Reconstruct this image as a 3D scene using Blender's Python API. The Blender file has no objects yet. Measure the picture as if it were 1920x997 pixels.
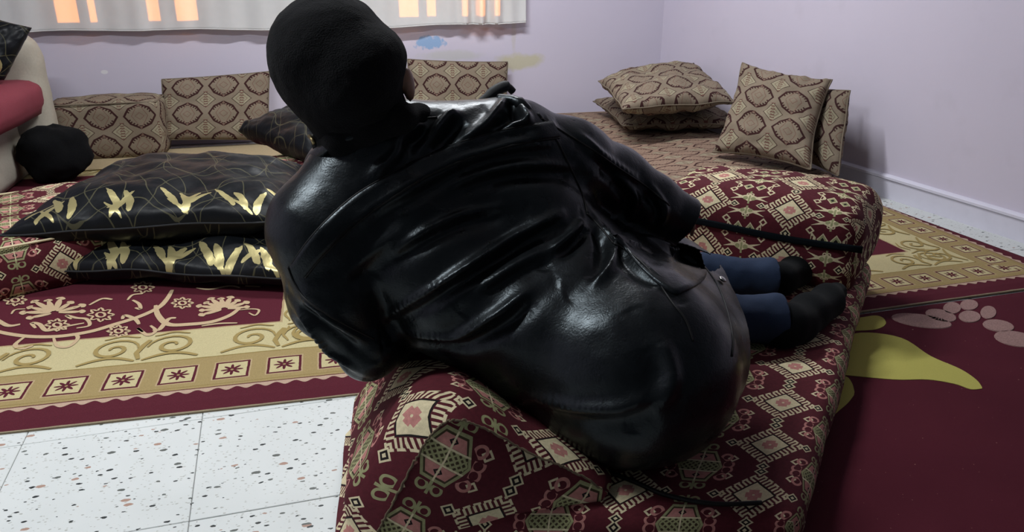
import bpy, bmesh, math, random
import numpy as np
from mathutils import Vector, Matrix, noise
from mathutils.bvhtree import BVHTree
random.seed(4)
C = bpy.context.scene
COL = C.collection

# ------------------------------------------------------------------ camera
CH, CF, HZ, VPX = 1.08, 1500.0, -90.0, 490.0
pit = math.atan((498.5 - HZ) / CF); yaw = math.atan((960 - VPX) / (CF / math.cos(pit)))
FW = Vector((math.sin(yaw) * math.cos(pit), math.cos(yaw) * math.cos(pit), -math.sin(pit)))
RT = Vector((math.cos(yaw), -math.sin(yaw), 0)); UP = RT.cross(FW)
CAM = Vector((0, 0, CH))
cd = bpy.data.cameras.new('camera'); cam = bpy.data.objects.new('camera', cd); COL.objects.link(cam)
cam.matrix_world = Matrix((RT, UP, -FW)).transposed().to_4x4(); cam.location = CAM
cd.sensor_width = 36; cd.lens = CF / 1920 * 36; cd.clip_start = 0.05
C.camera = cam
def ray(x, y): return FW + RT * ((x - 960) / CF) - UP * ((y - 498.5) / CF)
def W(x, y, d): return CAM + ray(x, y) * d                      # measured point, d = distance along the view axis
def G(x, y, h=0.0):
    r = ray(x, y); return CAM + r * ((CH - h) / -r.z)           # measured point at height h
def ZC(P): return (Vector(P) - CAM).dot(FW)
def AY(x, y, Y):
    r = ray(x, y); return CAM + r * (Y / r.y)                   # measured point at depth Y

# ------------------------------------------------------------------ light
wd = bpy.data.worlds.new('world'); C.world = wd; wd.use_nodes = True
bg = wd.node_tree.nodes['Background']; bg.inputs[0].default_value = (0.75, 0.85, 1.0, 1); bg.inputs[1].default_value = 0.06
def area(name, loc, rot, sx, sy, power, col):
    l = bpy.data.lights.new(name, 'AREA'); l.shape = 'RECTANGLE'; l.size = sx; l.size_y = sy; l.energy = power; l.color = col
    o = bpy.data.objects.new(name, l); COL.objects.link(o); o.location = loc; o.rotation_euler = rot; return o
area('ceiling_light_front', (-1.0, 1.75, 2.55), (0, 0, 0), 1.2, 0.09, 52, (0.93, 0.97, 1.0))
area('ceiling_light_back', (0.8, 3.5, 2.55), (0, 0, 0), 1.2, 0.09, 64, (0.95, 0.97, 1.0))
sl = bpy.data.lights.new('sunset', 'SUN'); sl.energy = 20; sl.color = (1.0, 0.33, 0.04); sl.angle = 0.01
so = bpy.data.objects.new('sunset', sl); COL.objects.link(so); so.rotation_euler = Vector((0.10, -1, -0.10)).to_track_quat('-Z', 'Y').to_euler()
C.view_settings.view_transform = 'Standard'; C.view_settings.look = 'None'; C.view_settings.gamma = 1
C.view_settings.use_curve_mapping = False; C.view_settings.exposure = 0.15

# ------------------------------------------------------------------ node mini language
NT = None
class S:
    def __init__(s, k): s.k = k
    def __add__(a, b): return m('ADD', a, b)
    __radd__ = __add__
    def __sub__(a, b): return m('SUBTRACT', a, b)
    def __rsub__(a, b): return m('SUBTRACT', b, a)
    def __mul__(a, b): return m('MULTIPLY', a, b)
    __rmul__ = __mul__
    def __truediv__(a, b): return m('DIVIDE', a, b)
    def __lt__(a, b): return m('LESS_THAN', a, b)
    def __gt__(a, b): return m('GREATER_THAN', a, b)
    def __and__(a, b): return m('MULTIPLY', a, b)
    def __or__(a, b): return m('MAXIMUM', a, b)
def m(op, *a):
    n = NT.nodes.new('ShaderNodeMath'); n.operation = op
    for i, v in enumerate(a):
        if isinstance(v, S): NT.links.new(v.k, n.inputs[i])
        else: n.inputs[i].default_value = v
    return S(n.outputs[0])
def ab(a): return m('ABSOLUTE', a)
def mx(a, b): return m('MAXIMUM', a, b)
def mn(a, b): return m('MINIMUM', a, b)
def fr(a): return m('FRACT', a)
def fl(a): return m('FLOOR', a)
def sn(a): return m('SINE', a)
def inv(a): return m('SUBTRACT', 1.0, a)
def ln(x, y): return m('SQRT', x * x + y * y)
def rng(a, lo, hi): return (a > lo) & (a < hi)
def cell(a, p): return (fr(a / p) - 0.5) * p
def rep(a, p): return (fr(a / p + 0.5) - 0.5) * p
def col(f, a, b):
    n = NT.nodes.new('ShaderNodeMix'); n.data_type = 'RGBA'
    if isinstance(f, S): NT.links.new(f.k, n.inputs[0])
    else: n.inputs[0].default_value = f
    for i, v in ((6, a), (7, b)):
        if isinstance(v, S): NT.links.new(v.k, n.inputs[i])
        else: n.inputs[i].default_value = tuple(v) + (1,)
    return S(n.outputs[2])
def scalecol(c, f):
    n = NT.nodes.new('ShaderNodeMix'); n.data_type = 'RGBA'; n.blend_type = 'MULTIPLY'; n.inputs[0].default_value = 1
    NT.links.new(c.k, n.inputs[6]); NT.links.new(f.k, n.inputs[7]); return S(n.outputs[2])
def uv():
    n = NT.nodes.new('ShaderNodeUVMap'); n.uv_map = 'UVMap'; s = NT.nodes.new('ShaderNodeSeparateXYZ')
    NT.links.new(n.outputs[0], s.inputs[0]); return S(s.outputs[0]), S(s.outputs[1]), n.outputs[0]
def pos():
    n = NT.nodes.new('ShaderNodeNewGeometry'); s = NT.nodes.new('ShaderNodeSeparateXYZ')
    NT.links.new(n.outputs['Position'], s.inputs[0]); return S(s.outputs[0]), S(s.outputs[1]), S(s.outputs[2]), n.outputs['Position']
def nz(scale, vec=None, detail=2, rough=0.5):
    n = NT.nodes.new('ShaderNodeTexNoise'); n.inputs['Scale'].default_value = scale; n.inputs['Detail'].default_value = detail
    n.inputs['Roughness'].default_value = rough
    if vec is None:
        t = NT.nodes.new('ShaderNodeTexCoord'); vec = t.outputs['Object']
    NT.links.new(vec, n.inputs['Vector']); return S(n.outputs['Fac'])
def mapr(v, a, b, c, d):
    n = NT.nodes.new('ShaderNodeMapRange')
    NT.links.new(v.k, n.inputs[0])
    for i, x in enumerate((a, b, c, d)): n.inputs[1 + i].default_value = x
    return S(n.outputs[0])
def begin(name):
    global NT
    mt = bpy.data.materials.new(name); mt.use_nodes = True; NT = mt.node_tree; return mt
def finish(c=None, rough=0.8, bump=None, bs=0.3, bd=0.002, metal=None, sheen=0, spec=0.5, coat=0, tint=None):
    b = NT.nodes['Principled BSDF']
    if tint: b.inputs['Specular Tint'].default_value = tuple(tint) + (1,)
    def put(sock, v):
        if isinstance(v, S): NT.links.new(v.k, b.inputs[sock])
        elif v is not None: b.inputs[sock].default_value = tuple(v) + (1,) if isinstance(v, (tuple, list)) else v
    put('Base Color', c); put('Roughness', rough); put('Metallic', metal); put('Specular IOR Level', spec)
    b.inputs['Sheen Weight'].default_value = sheen; b.inputs['Coat Weight'].default_value = coat
    if bump is not None:
        n = NT.nodes.new('ShaderNodeBump'); n.inputs['Strength'].default_value = bs; n.inputs['Distance'].default_value = bd
        NT.links.new(bump.k, n.inputs['Height']); NT.links.new(n.outputs[0], b.inputs['Normal'])
    return b
def plain(name, c, rough=0.8, ns=60, amt=0.15, bs=0.3, bd=0.002, **k):
    mt = begin(name); n = nz(ns, detail=3)
    b = tuple(x * (1 - amt) for x in c); a = tuple(min(1, x * (1 + amt)) for x in c)
    finish(col(n, b, a), rough, n, bs, bd, **k); return mt

# ------------------------------------------------------------------ materials
MAROON = (0.078, 0.011, 0.017); CREAM = (0.60, 0.52, 0.33); PINK = (0.44, 0.19, 0.165); GREEN = (0.28, 0.28, 0.14); INK = (0.012, 0.008, 0.008)
def kilim(name, px=0.27, py=0.19, tint=1.0, palmette=False):
    mt = begin(name); u, v, vec = uv()
    w = nz(14, vec) ; u = u + (w - 0.5) * 0.006; v = v + (nz(11, vec) - 0.5) * 0.006
    x = ab(cell(u, px)); ys = cell(v, py); y = ab(ys)
    q = x + y; s = x - y
    c = col(0.0, MAROON, MAROON)
    # scattered small motifs: rows of little hollow squares between the columns
    sx = ab(x - 0.068); sy = ab(y - 0.062); sq = sx + sy
    c = col(rng(sq, 0.007, 0.013), c, CREAM)
    # diamond with comb fringe
    st = fr(s / 0.0145) < 0.5; hook = fr(s / 0.029 + 0.1) < 0.72
    comb = (rng(q, 0.049, 0.073) & st) | (rng(q, 0.073, 0.080) & hook)
    c = col(comb, c, CREAM)
    c = col(rng(q, 0.0, 0.047), c, INK); c = col(q < 0.042, c, CREAM)
    blot = (mx(x * 1.6, y) < 0.017) | (mx(x, y * 2.1) < 0.017) | (q < 0.018)
    c = col(blot, c, PINK); c = col(rng(ln(x, y), 0.0, 0.003), c, CREAM)
    for ox, oy in ((0.084, 0), (0, 0.084)):
        bx = ab(x - ox) + ab(y - oy)
        c = col(bx < 0.016, c, CREAM); c = col(bx < 0.011, c, INK); c = col(bx < 0.005, c, CREAM)
    # lozenge with curls, half a cell away
    X = cell(u + px / 2, px); Y = cell(v + py / 2, py); ax = ab(X); ay = ab(Y)
    if palmette:
        for k_, (sx_, sl_, o_) in enumerate(((1, .30, .050), (1, -.42, .066))):
            t_ = ab(ay - o_ - ax * sl_) ; c = col((t_ < (0.0078 - ax * 0.13)) & (ax < 0.056), c, CREAM)
        c = col((ln(ax - 0.012, ay - 0.060) < 0.0075) | ((ax < 0.003) & rng(ay, 0.030, 0.082)), c, GREEN)
        c = col(rng(ln(ax - 0.006, ay - 0.044), 0.003, 0.006), c, CREAM)
        lz = ab(ax - 0.019) + ay * 0.75; c = col(lz < 0.0165, c, CREAM); c = col(lz < 0.0130, c, GREEN); c = col(lz < 0.006, c, INK)
        c = col(rng(ax, 0.038, 0.053) & (ay < (ax - 0.034) * 1.15), c, CREAM); c = col(rng(ax, 0.046, 0.051) & (ay < 0.008), c, MAROON)
    else:
        hx = mx(ay / 0.056, ax / 0.036 * 0.72 + ay / 0.056 * 0.5)
        inside = hx < 1.0
        c = col(inside, c, GREEN)
        c = col(hx < 0.88, c, (0.05, 0.035, 0.018))
        dots = (fr((ax + ay) / 0.013) < 0.5) | (fr((ax - ay) / 0.013) < 0.35)
        c = col((hx < 0.86) & (ay < 0.017) & dots, c, GREEN)
        c = col((hx < 0.80) & rng(ay, 0.021, 0.05) , c, PINK)
        c = col((hx < 0.8) & (rng(ab(ax + ab(ay - 0.034)), 0.004, 0.009)), c, INK)
        c = col(inside & ((ax < 0.0018) | rng(ay, 0.0165, 0.0205)), c, CREAM)
        d1 = ln(ax - 0.052, ay - 0.036); c = col(rng(d1, 0.008, 0.0145) & (ax + ay > 0.075), c, PINK)
        d2 = ln((ax - 0.060) * 1.0, ay - 0.010); c = col(rng(d2, 0.009, 0.0145) & (ay < 0.018) & (ax > 0.050), c, PINK)
        d3 = ln(ax - 0.015, ay - 0.070); c = col(rng(d3, 0.007, 0.0125) & (ay > 0.062), c, GREEN)
        c = col((ax < 0.003) & rng(ay, 0.055, 0.085), c, GREEN)
    wv = nz(900, vec, 1); f = mapr(nz(120, vec, 2) + wv * 0.6, 0.4, 1.2, 0.72 * tint, 1.22 * tint)
    finish(scalecol(c, f), 0.9, wv, 0.5, 0.001, sheen=0.0, spec=0.2)
    return mt
def beige_lattice(name, px=0.20, py=0.165, tint=1.0, red=0.0):
    mt = begin(name); u, v, vec = uv()
    u = u + (nz(9, vec) - 0.5) * 0.010; v = v + (nz(8, vec) - 0.5) * 0.010
    x = ab(cell(u, px)) / px; y = ab(cell(v, py)) / py
    q = x + y                                  # small diamonds at cell centre
    X = ab(cell(u + px / 2, px)) / px; Y = ab(cell(v + py / 2, py)) / py
    TAUPE = (0.185 + red * .1, 0.15, 0.108); LT = (0.28, 0.25, 0.17); DK = (0.040, 0.014, 0.013)
    c = col(nz(60, vec), TAUPE, (0.225 + red * .1, 0.18, 0.13))
    tooth = fr((X - Y) * 9.0) < 0.5
    h = mx(X * 1.0, Y * 1.0) * 0.45 + (X + Y) * 0.62
    c = col(rng(h, 0.405, 0.472) | (rng(h, 0.345, 0.42) & tooth & rng(X + Y, 0.3, 2.0) & (Y > 0.1)), c, DK)
    c = col(q < 0.285, c, DK); c = col(q < 0.262, c, LT)
    c = col(rng(q, 0.15, 0.175) | rng(q, 0.06, 0.08), c, (0.17, 0.12, 0.085))
    c = col(rng(X + Y, 0.10, 0.125) | rng(X + Y * 0.5, 0.2, 0.22), c, (0.17, 0.10, 0.075))
    c = col((X > 0.44) & (Y > 0.2) & (fr(v / py * 12.0) < 0.35), c, (0.12, 0.05, 0.04))
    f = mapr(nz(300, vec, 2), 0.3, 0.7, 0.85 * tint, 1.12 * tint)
    finish(scalecol(c, f), 0.92, nz(700, vec, 1), 0.4, 0.001, spec=0.2); return mt
M = {}
M['kilim'] = kilim('kilim_fabric'); M['kilim_small'] = kilim('kilim_fabric_palmette', 0.25, 0.175, palmette=True)
M['beige'] = beige_lattice('beige_lattice_fabric'); M['beige_red'] = beige_lattice('reddish_lattice_fabric', 0.19, 0.12, 1.0, 0.35)
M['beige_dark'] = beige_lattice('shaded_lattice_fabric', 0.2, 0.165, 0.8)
M['wool'] = plain('black_wool', (0.0048, 0.005, 0.0055), 1.0, 350, 0.5, 0.8, 0.003, sheen=0.02, spec=0.1)
M['sock'] = plain('black_sock', (0.004, 0.0048, 0.0055), 1.0, 400, 0.4, 0.5, 0.002, sheen=0.02, spec=0.1)
M['denim'] = plain('blue_denim', (0.017, 0.029, 0.060), 0.85, 500, 0.35, 0.5, 0.001, spec=0.2)
M['denim_hem'] = plain('blue_denim_hem', (0.035, 0.055, 0.105), 0.85, 500, 0.3, 0.5, 0.001, spec=0.2)
M['skin'] = plain('skin', (0.22, 0.115, 0.075), 0.5, 80, 0.12, 0.2, 0.001)
M['hair'] = plain('black_hair', (0.010, 0.008, 0.007), 0.7, 500, 0.5, 0.8, 0.003)
M['eye'] = plain('eye_white', (0.6, 0.58, 0.55), 0.2, 10, 0.02)
M['metal'] = plain('metal_snap', (0.5, 0.5, 0.48), 0.25, 60, 0.1, metal=1.0)
M['brass'] = plain('dull_brass', (0.30, 0.24, 0.12), 0.4, 60, 0.1, metal=1.0)
M['black_cloth'] = plain('black_cloth', (0.010, 0.011, 0.013), 0.75, 200, 0.3)
M['zip'] = plain('black_zip_tape', (0.003, 0.005, 0.007), 0.9, 300, 0.3, spec=.08)
M['red_cloth'] = plain('red_cloth', (0.20, 0.028, 0.045), 0.8, 150, 0.12)
M['offwhite'] = plain('cream_upholstery', (0.40, 0.37, 0.30), 0.8, 90, 0.1)
M['sheet'] = plain('sheet_underlay', (0.36, 0.28, 0.16), 0.9, 120, 0.2)
M['strap'] = plain('dark_strap', (0.03, 0.025, 0.02), 0.8, 100, 0.2)
M['frame'] = plain('window_frame_paint', (0.35, 0.36, 0.37), 0.5, 40, 0.05)
M['ceiling'] = plain('ceiling_paint', (0.72, 0.72, 0.74), 0.9, 10, 0.03)
M['grout'] = plain('tile_grout', (0.36, 0.36, 0.35), 0.95, 90, 0.2)
# leather
mt = begin('black_leather'); a = nz(9, detail=3); b_ = nz(260, detail=2); c_ = nz(30, detail=4)
finish(col(a, (0.0030, 0.0036, 0.0042), (0.0065, 0.0072, 0.008)), mapr(c_, 0.3, 0.7, 0.25, 0.40), b_ * 0.35 + c_ * 1.2, 0.30, 0.004, spec=0.28, coat=0.0, tint=(.80, .93, 1.0)); M['leather'] = mt
mt = begin('leather_seam'); finish((0.002, 0.002, 0.002), 0.6, spec=0.3); M['seam'] = mt
M['bolster_seam'] = plain('frayed_seam', (.10, .07, .04), .9, 120, .6)
# terrazzo
mt = begin('terrazzo'); px_, py_, pz_, pv = pos()
def chips(scale, thr, seed):
    n = NT.nodes.new('ShaderNodeTexVoronoi'); n.inputs['Scale'].default_value = scale; n.inputs['Randomness'].default_value = 1
    mp = NT.nodes.new('ShaderNodeMapping'); mp.inputs['Location'].default_value = (seed, seed * .7, 0); mp.inputs['Rotation'].default_value = (0, 0, seed)
    mp.inputs['Scale'].default_value = (1, 1.9, 1)
    nn = NT.nodes.new('ShaderNodeTexNoise'); nn.inputs['Scale'].default_value = 90; NT.links.new(pv, nn.inputs['Vector'])
    mv = NT.nodes.new('ShaderNodeVectorMath'); mv.operation = 'SCALE'; mv.inputs[3].default_value = 0.006; NT.links.new(nn.outputs['Color'], mv.inputs[0])
    av = NT.nodes.new('ShaderNodeVectorMath'); NT.links.new(pv, av.inputs[0]); NT.links.new(mv.outputs[0], av.inputs[1])
    NT.links.new(av.outputs[0], mp.inputs[0]); NT.links.new(mp.outputs[0], n.inputs['Vector'])
    sp = NT.nodes.new('ShaderNodeSeparateColor'); NT.links.new(n.outputs['Color'], sp.inputs[0])
    return (S(n.outputs['Distance']) < S(sp.outputs[0]) * thr), S(sp.outputs[1])
c = col(nz(3.0, pv, 3), (0.52, 0.545, 0.53), (0.62, 0.645, 0.63))
m3, r3 = chips(85, 0.30, 5.0); c = col(m3, c, (0.36, 0.37, 0.34))
m1, r1 = chips(40, 0.30, 1.3); c = col(m1 & (r1 > 0.45), c, (0.02, 0.025, 0.025))
m2, r2 = chips(30, 0.32, 2.9); c = col(m2 & (r2 < 0.18), c, (0.34, 0.22, 0.17)); c = col(m2 & (r2 > 0.72), c, (0.10, 0.11, 0.10))
finish(c, mapr(nz(6, pv), 0.3, 0.7, 0.35, 0.5), nz(300, pv), 0.05, 0.001, spec=0.4); M['terrazzo'] = mt
# walls
def blob(x, z, cx, cz, rx, rz, n): return (ln((x - cx) / rx, (z - cz) / rz) + (n - 0.5) * 1.3)
mt = begin('lavender_paint'); x_, y_, z_, pv = pos()
c = col(nz(2.2, pv, 3), (0.56, 0.52, 0.62), (0.61, 0.57, 0.67)); n1 = nz(9, pv, 4)
c = col(mapr(nz(5, pv, 5), 0.60, 0.72, 0, 0.10), c, (0.36, 0.33, 0.36))
finish(c, 0.7, nz(60, pv, 3), 0.12, 0.002); M['wall'] = mt
mt = begin('lavender_paint_scribbled_glow'); x_, y_, z_, pv = pos()
c = col(nz(2.2, pv, 3), (0.56, 0.52, 0.62), (0.61, 0.57, 0.67)); n1 = nz(14, pv, 4); n2 = nz(38, pv, 2)
c = col(mapr(blob(x_, z_, .94, .56, .11, .042, n2), 0.7, 1.0, 0.75, 0), c, (0.16, 0.36, 0.62))
c = col(mapr(blob(x_, z_, 1.51, .43, .16, .055, n1), 0.6, 1.1, 0.6, 0), c, (0.50, 0.47, 0.20))
c = col(mapr(blob(x_, z_, 1.06, .48, .22, .035, n1), 0.6, 1.1, 0.35, 0), c, (0.45, 0.48, 0.34))
c = col(mapr(blob(x_, z_, 1.47, .60, .018, .13, n1), 0.6, 1.1, 0.3, 0), c, (0.46, 0.42, 0.28))
c = col(mapr(blob(x_, z_, 1.33, .615, .22, .03, n1), 0.6, 1.1, 0.35, 0), c, (0.40, 0.20, 0.16))  # orange-brown glow and fold shadow below the curtain, put into the wall colour
c = col(mapr(blob(x_, z_, -.93, .44, .022, .012, n1), 0.7, 1.0, 0.8, 0), c, (0.75, 0.75, 0.76))
finish(c, 0.7, nz(60, pv, 3), 0.12, 0.002); M['wall_scribble_glow'] = mt
M['baseboard'] = plain('baseboard_paint', (0.62, 0.61, 0.70), 0.6, 20, 0.06)
# curtain
mt = begin('white_curtain'); cc = col(nz(30), (0.78, 0.80, 0.80), (0.85, 0.86, 0.86)); b = finish(cc, 0.9, nz(500), 0.2, 0.001)
tr = NT.nodes.new('ShaderNodeBsdfTranslucent'); tr.inputs[0].default_value = (0.9, 0.85, 0.8, 1)
ms = NT.nodes.new('ShaderNodeMixShader'); ms.inputs[0].default_value = 0.38
NT.links.new(b.outputs[0], ms.inputs[1]); NT.links.new(tr.outputs[0], ms.inputs[2]); NT.links.new(ms.outputs[0], NT.nodes['Material Output'].inputs[0]); M['curtain'] = mt
mt = begin('window_glass'); b = finish((1, 1, 1), 0.02)
tb = NT.nodes.new('ShaderNodeBsdfTransparent'); ms = NT.nodes.new('ShaderNodeMixShader'); ms.inputs[0].default_value = 0.92
NT.links.new(b.outputs[0], ms.inputs[1]); NT.links.new(tb.outputs[0], ms.inputs[2]); NT.links.new(ms.outputs[0], NT.nodes['Material Output'].inputs[0]); M['glass'] = mt
# gold leaf satin
def satin(name, thick):
    mt = begin(name); u, v, vec = uv()
    GOLD = (0.46, 0.40, 0.19); c = col(nz(20, vec), (0.003, 0.004, 0.005), (0.006, 0.007, 0.009))
    wob = (nz(6, vec) - 0.5) * 0.03; U = u + wob; V = v + (nz(7, vec) - 0.5) * 0.03
    vine = None
    for k, (a_, b2, ph, o) in enumerate(((0.035, 22, 0.3, 0.06), (0.045, 17, 2.0, 0.17), (0.03, 26, 4.1, 0.29), (0.05, 14, 1.1, 0.40), (0.03, 24, 5.0, 0.50))):
        t = ab(V - o - sn(U * b2 + ph) * a_) < 0.0023
        vine = t if vine is None else (vine | t)
    for k, (ph, sl_) in enumerate(((0.0, 0.6), (0.35, -0.5), (0.6, 0.9))):
        t = ab(rep(U + V * sl_ + sn(V * 25 + ph * 9) * 0.02 + ph * .1, 0.19)) < 0.0018
        vine = vine | t
    c = col(vine, c, (0.055, 0.052, 0.030))  # vines coloured dull: the weaker gold sheen on top is put into the colour
    # curved lens leaves in rows
    leaves = None
    for pxx, off, row, rowp, r, bend in ((0.17, 0.0, 0.085, 0.0, 0.05, 0.45), (0.17, 0.05, 0.10, 0.0, 0.05, 0.75), (0.21, 0.11, 0.075, 0.0, 0.05, -0.35), (0.24, 0.17, 0.09, 0.0, 0.035, -0.9), (0.19, 0.08, 0.06, 0.0, 0.035, 1.2)):
        X = rep(u + off + (v - row) * bend + (v - row) * (v - row) * 4.0 * (1 if bend > 0 else -1), pxx); Y = v - row
        w_ = (0.013 if r > .04 else .009) * thick; h_ = 0.045 if r > 0.04 else 0.03
        L = (X * X) / (w_ * w_) + (Y * Y) / (h_ * h_)
        t = (L + (nz(40, vec) - 0.5) * 1.4) < 1.0
        leaves = t if leaves is None else (leaves | t)
    c = col(leaves, c, GOLD)
    finish(c, mapr(leaves, 0, 1, 0.42, 0.38), nz(40, vec, 3), 0.3, 0.004, metal=leaves * 0.65, spec=0.18); return mt
M['satin'] = satin('black_satin_gold_leaves', 1.0); M['satin2'] = satin('black_satin_broad_gold_leaves', 1.35)
# bordered rug: object coordinates, half sizes a (x) and b (y)
def rug_mat(name, a, b, k=1.0):
    mt = begin(name); t = NT.nodes.new('ShaderNodeTexCoord'); sp = NT.nodes.new('ShaderNodeSeparateXYZ'); vec = t.outputs['Object']
    NT.links.new(vec, sp.inputs[0]); x, y = S(sp.outputs[0]), S(sp.outputs[1])
    x = x + (nz(30, vec) - 0.5) * 0.004; y = y + (nz(28, vec) - 0.5) * 0.004
    dx = a - ab(x); dy = b - ab(y); isx = dx < dy
    d = mn(dx, dy) / k; s = (isx * y + inv(isx) * x) / k
    MR = (0.082, 0.014, 0.023); GO = (0.30, 0.225, 0.10); CR = (0.46, 0.40, 0.22); OL = (0.22, 0.16, 0.055)
    c = col(0.0, MR, MR)
    c = col(d < 0.006, c, (0.25, 0.20, 0.13))
    sc = sn(s * (2 * math.pi / 0.05)) * 0.007
    c = col(d > sc + 0.098, c, (0.42, 0.30, 0.22)); c = col(d > 0.113, c, MR); c = col(d > 0.117, c, GO)
    c = col(rng(d, 0.128, 0.131), c, OL)
    qx = ab(rep(s, 0.14)); qy = ab(d - 0.203)
    bx = mx(qx / 0.050, qy / 0.052)
    c = col(bx < 1.0, c, (0.40, 0.30, 0.17)); c = col(bx < 0.92, c, MR); c = col(bx < 0.78, c, CR)
    rr = ln(qx, qy)
    at = m('ARCTAN2', qy, qx); c = col(rr < (m('COSINE', at * 8.0) * 0.009 + 0.021), c, MR); c = col(rr < 0.004, c, GO)
    c = col(d > 0.292, c, OL); c = col(d > 0.297, c, CR)
    c = col(d > 0.488, c, (0.35, 0.25, 0.14)); c = col(d > 0.495, c, MR)
    f = mapr(nz(500, vec, 2), 0.3, 0.7, 0.85, 1.12)
    finish(scalecol(c, f), 0.95, nz(900, vec, 1), 0.6, 0.002, spec=0.1); return mt
M['rug_gold'] = plain('carved_gold_pile', (0.27, 0.20, 0.075), 0.95, 500, 0.15, spec=0.1)
M['rug_beige'] = plain('carved_beige_pile', (0.42, 0.31, 0.19), 0.95, 400, 0.25, spec=0.1)
mt = begin('maroon_pile'); px_, py_, pz_, pv = pos(); c = col(nz(5, pv, 4), (0.058, 0.0085, 0.016), (0.080, 0.013, 0.022))
sp_ = nz(160, pv, 1); c = col(sp_ > 0.80, c, (0.3, 0.2, 0.15)); finish(c, 0.95, nz(700, pv), 0.6, 0.003, spec=0.1); M['maroon_pile'] = mt
M['yellow_pile'] = plain('yellow_green_pile', (0.36, 0.33, 0.085), 0.95, 300, 0.12, spec=0.1)
M['pink_pile'] = plain('speckled_pink_pile', (0.25, 0.155, 0.14), 0.95, 260, 0.55, spec=0.1)

# ------------------------------------------------------------------ object helpers
def link(name, me, mat, parent=None, smooth=True):
    o = bpy.data.objects.new(name, me); COL.objects.link(o)
    if mat: me.materials.append(mat)
    if parent: o.parent = parent
    if smooth:
        me.polygons.foreach_set('use_smooth', [True] * len(me.polygons))
    return o
def tag(o, label=None, cat=None, group=None, kind=None):
    if label: o['label'] = label
    if cat: o['category'] = cat
    if group: o['group'] = group
    if kind: o['kind'] = kind
    return o
def empty(name, loc, label, cat, group=None):
    o = bpy.data.objects.new(name, None); COL.objects.link(o); o.location = loc; o.empty_display_size = .05
    return tag(o, label, cat, group)
def pydata(name, vs, fs, uvs=None):
    me = bpy.data.meshes.new(name); me.from_pydata([tuple(v) for v in vs], [], fs)
    if uvs is not None:
        l = me.uv_layers.new(name='UVMap'); i = 0
        flat = []
        for p in uvs:
            for t in p: flat += [t[0], t[1]]
        l.data.foreach_set('uv', flat)
    me.validate(); me.update(); return me
def keep(o, root):                       # geometry is in world coordinates, the root sits at the base of the thing
    o.parent = root; o.matrix_parent_inverse = Matrix.Translation(-root.location) if root.type == 'EMPTY' else root.matrix_world.inverted(); return o
def boxes_mesh(name, bl):
    vs, fs = [], []
    for (x0, y0, z0), (x1, y1, z1) in bl:
        k = len(vs); vs += [(x, y, z) for z in (z0, z1) for x, y in ((x0, y0), (x1, y0), (x1, y1), (x0, y1))]
        fs += [[k + i for i in f] for f in ((0, 3, 2, 1), (4, 5, 6, 7), (0, 1, 5, 4), (1, 2, 6, 5), (2, 3, 7, 6), (3, 0, 4, 7))]
    return pydata(name, vs, fs)
def tube(name, pts, r, mat, root=None, closed=False, n=8, jit=0):
    pts = [Vector(p) for p in pts]
    if jit: pts = [p + Vector((random.uniform(-jit, jit), random.uniform(-jit, jit), random.uniform(-jit, jit))) for p in pts]
    vs, fs = [], []; N = len(pts); ref = Vector((0.12, 0.3, 0.95))
    for i, p in enumerate(pts):
        a = pts[(i + 1) % N] if (closed or i < N - 1) else p; b = pts[i - 1] if (closed or i > 0) else p
        t = (a - b).normalized(); e1 = t.cross(ref).normalized(); e2 = t.cross(e1)
        rr = r[i] if isinstance(r, (list, tuple)) else r
        for k in range(n):
            an = 2 * math.pi * k / n; vs.append(p + e1 * math.cos(an) * rr + e2 * math.sin(an) * rr)
    for i in range(N if closed else N - 1):
        for k in range(n):
            j = (i + 1) % N; fs.append([i * n + k, i * n + (k + 1) % n, j * n + (k + 1) % n, j * n + k])
    if not closed:
        fs.append(list(range(n))[::-1]); fs.append([(N - 1) * n + k for k in range(n)])
    o = link(name, pydata(name, vs, fs), mat)
    if root: keep(o, root)
    return o
def smoothpts(pts, k=6):                 # Catmull-Rom through the points
    P = [Vector(p) for p in pts]; out = []
    for i in range(len(P) - 1):
        p0 = P[max(i - 1, 0)]; p1 = P[i]; p2 = P[i + 1]; p3 = P[min(i + 2, len(P) - 1)]
        for j in range(k):
            t = j / k; out.append(0.5 * ((2 * p1) + (p2 - p0) * t + (2 * p0 - 5 * p1 + 4 * p2 - p3) * t * t + (3 * p1 - p0 - 3 * p2 + p3) * t ** 3))
    out.append(P[-1]); return out

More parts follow.
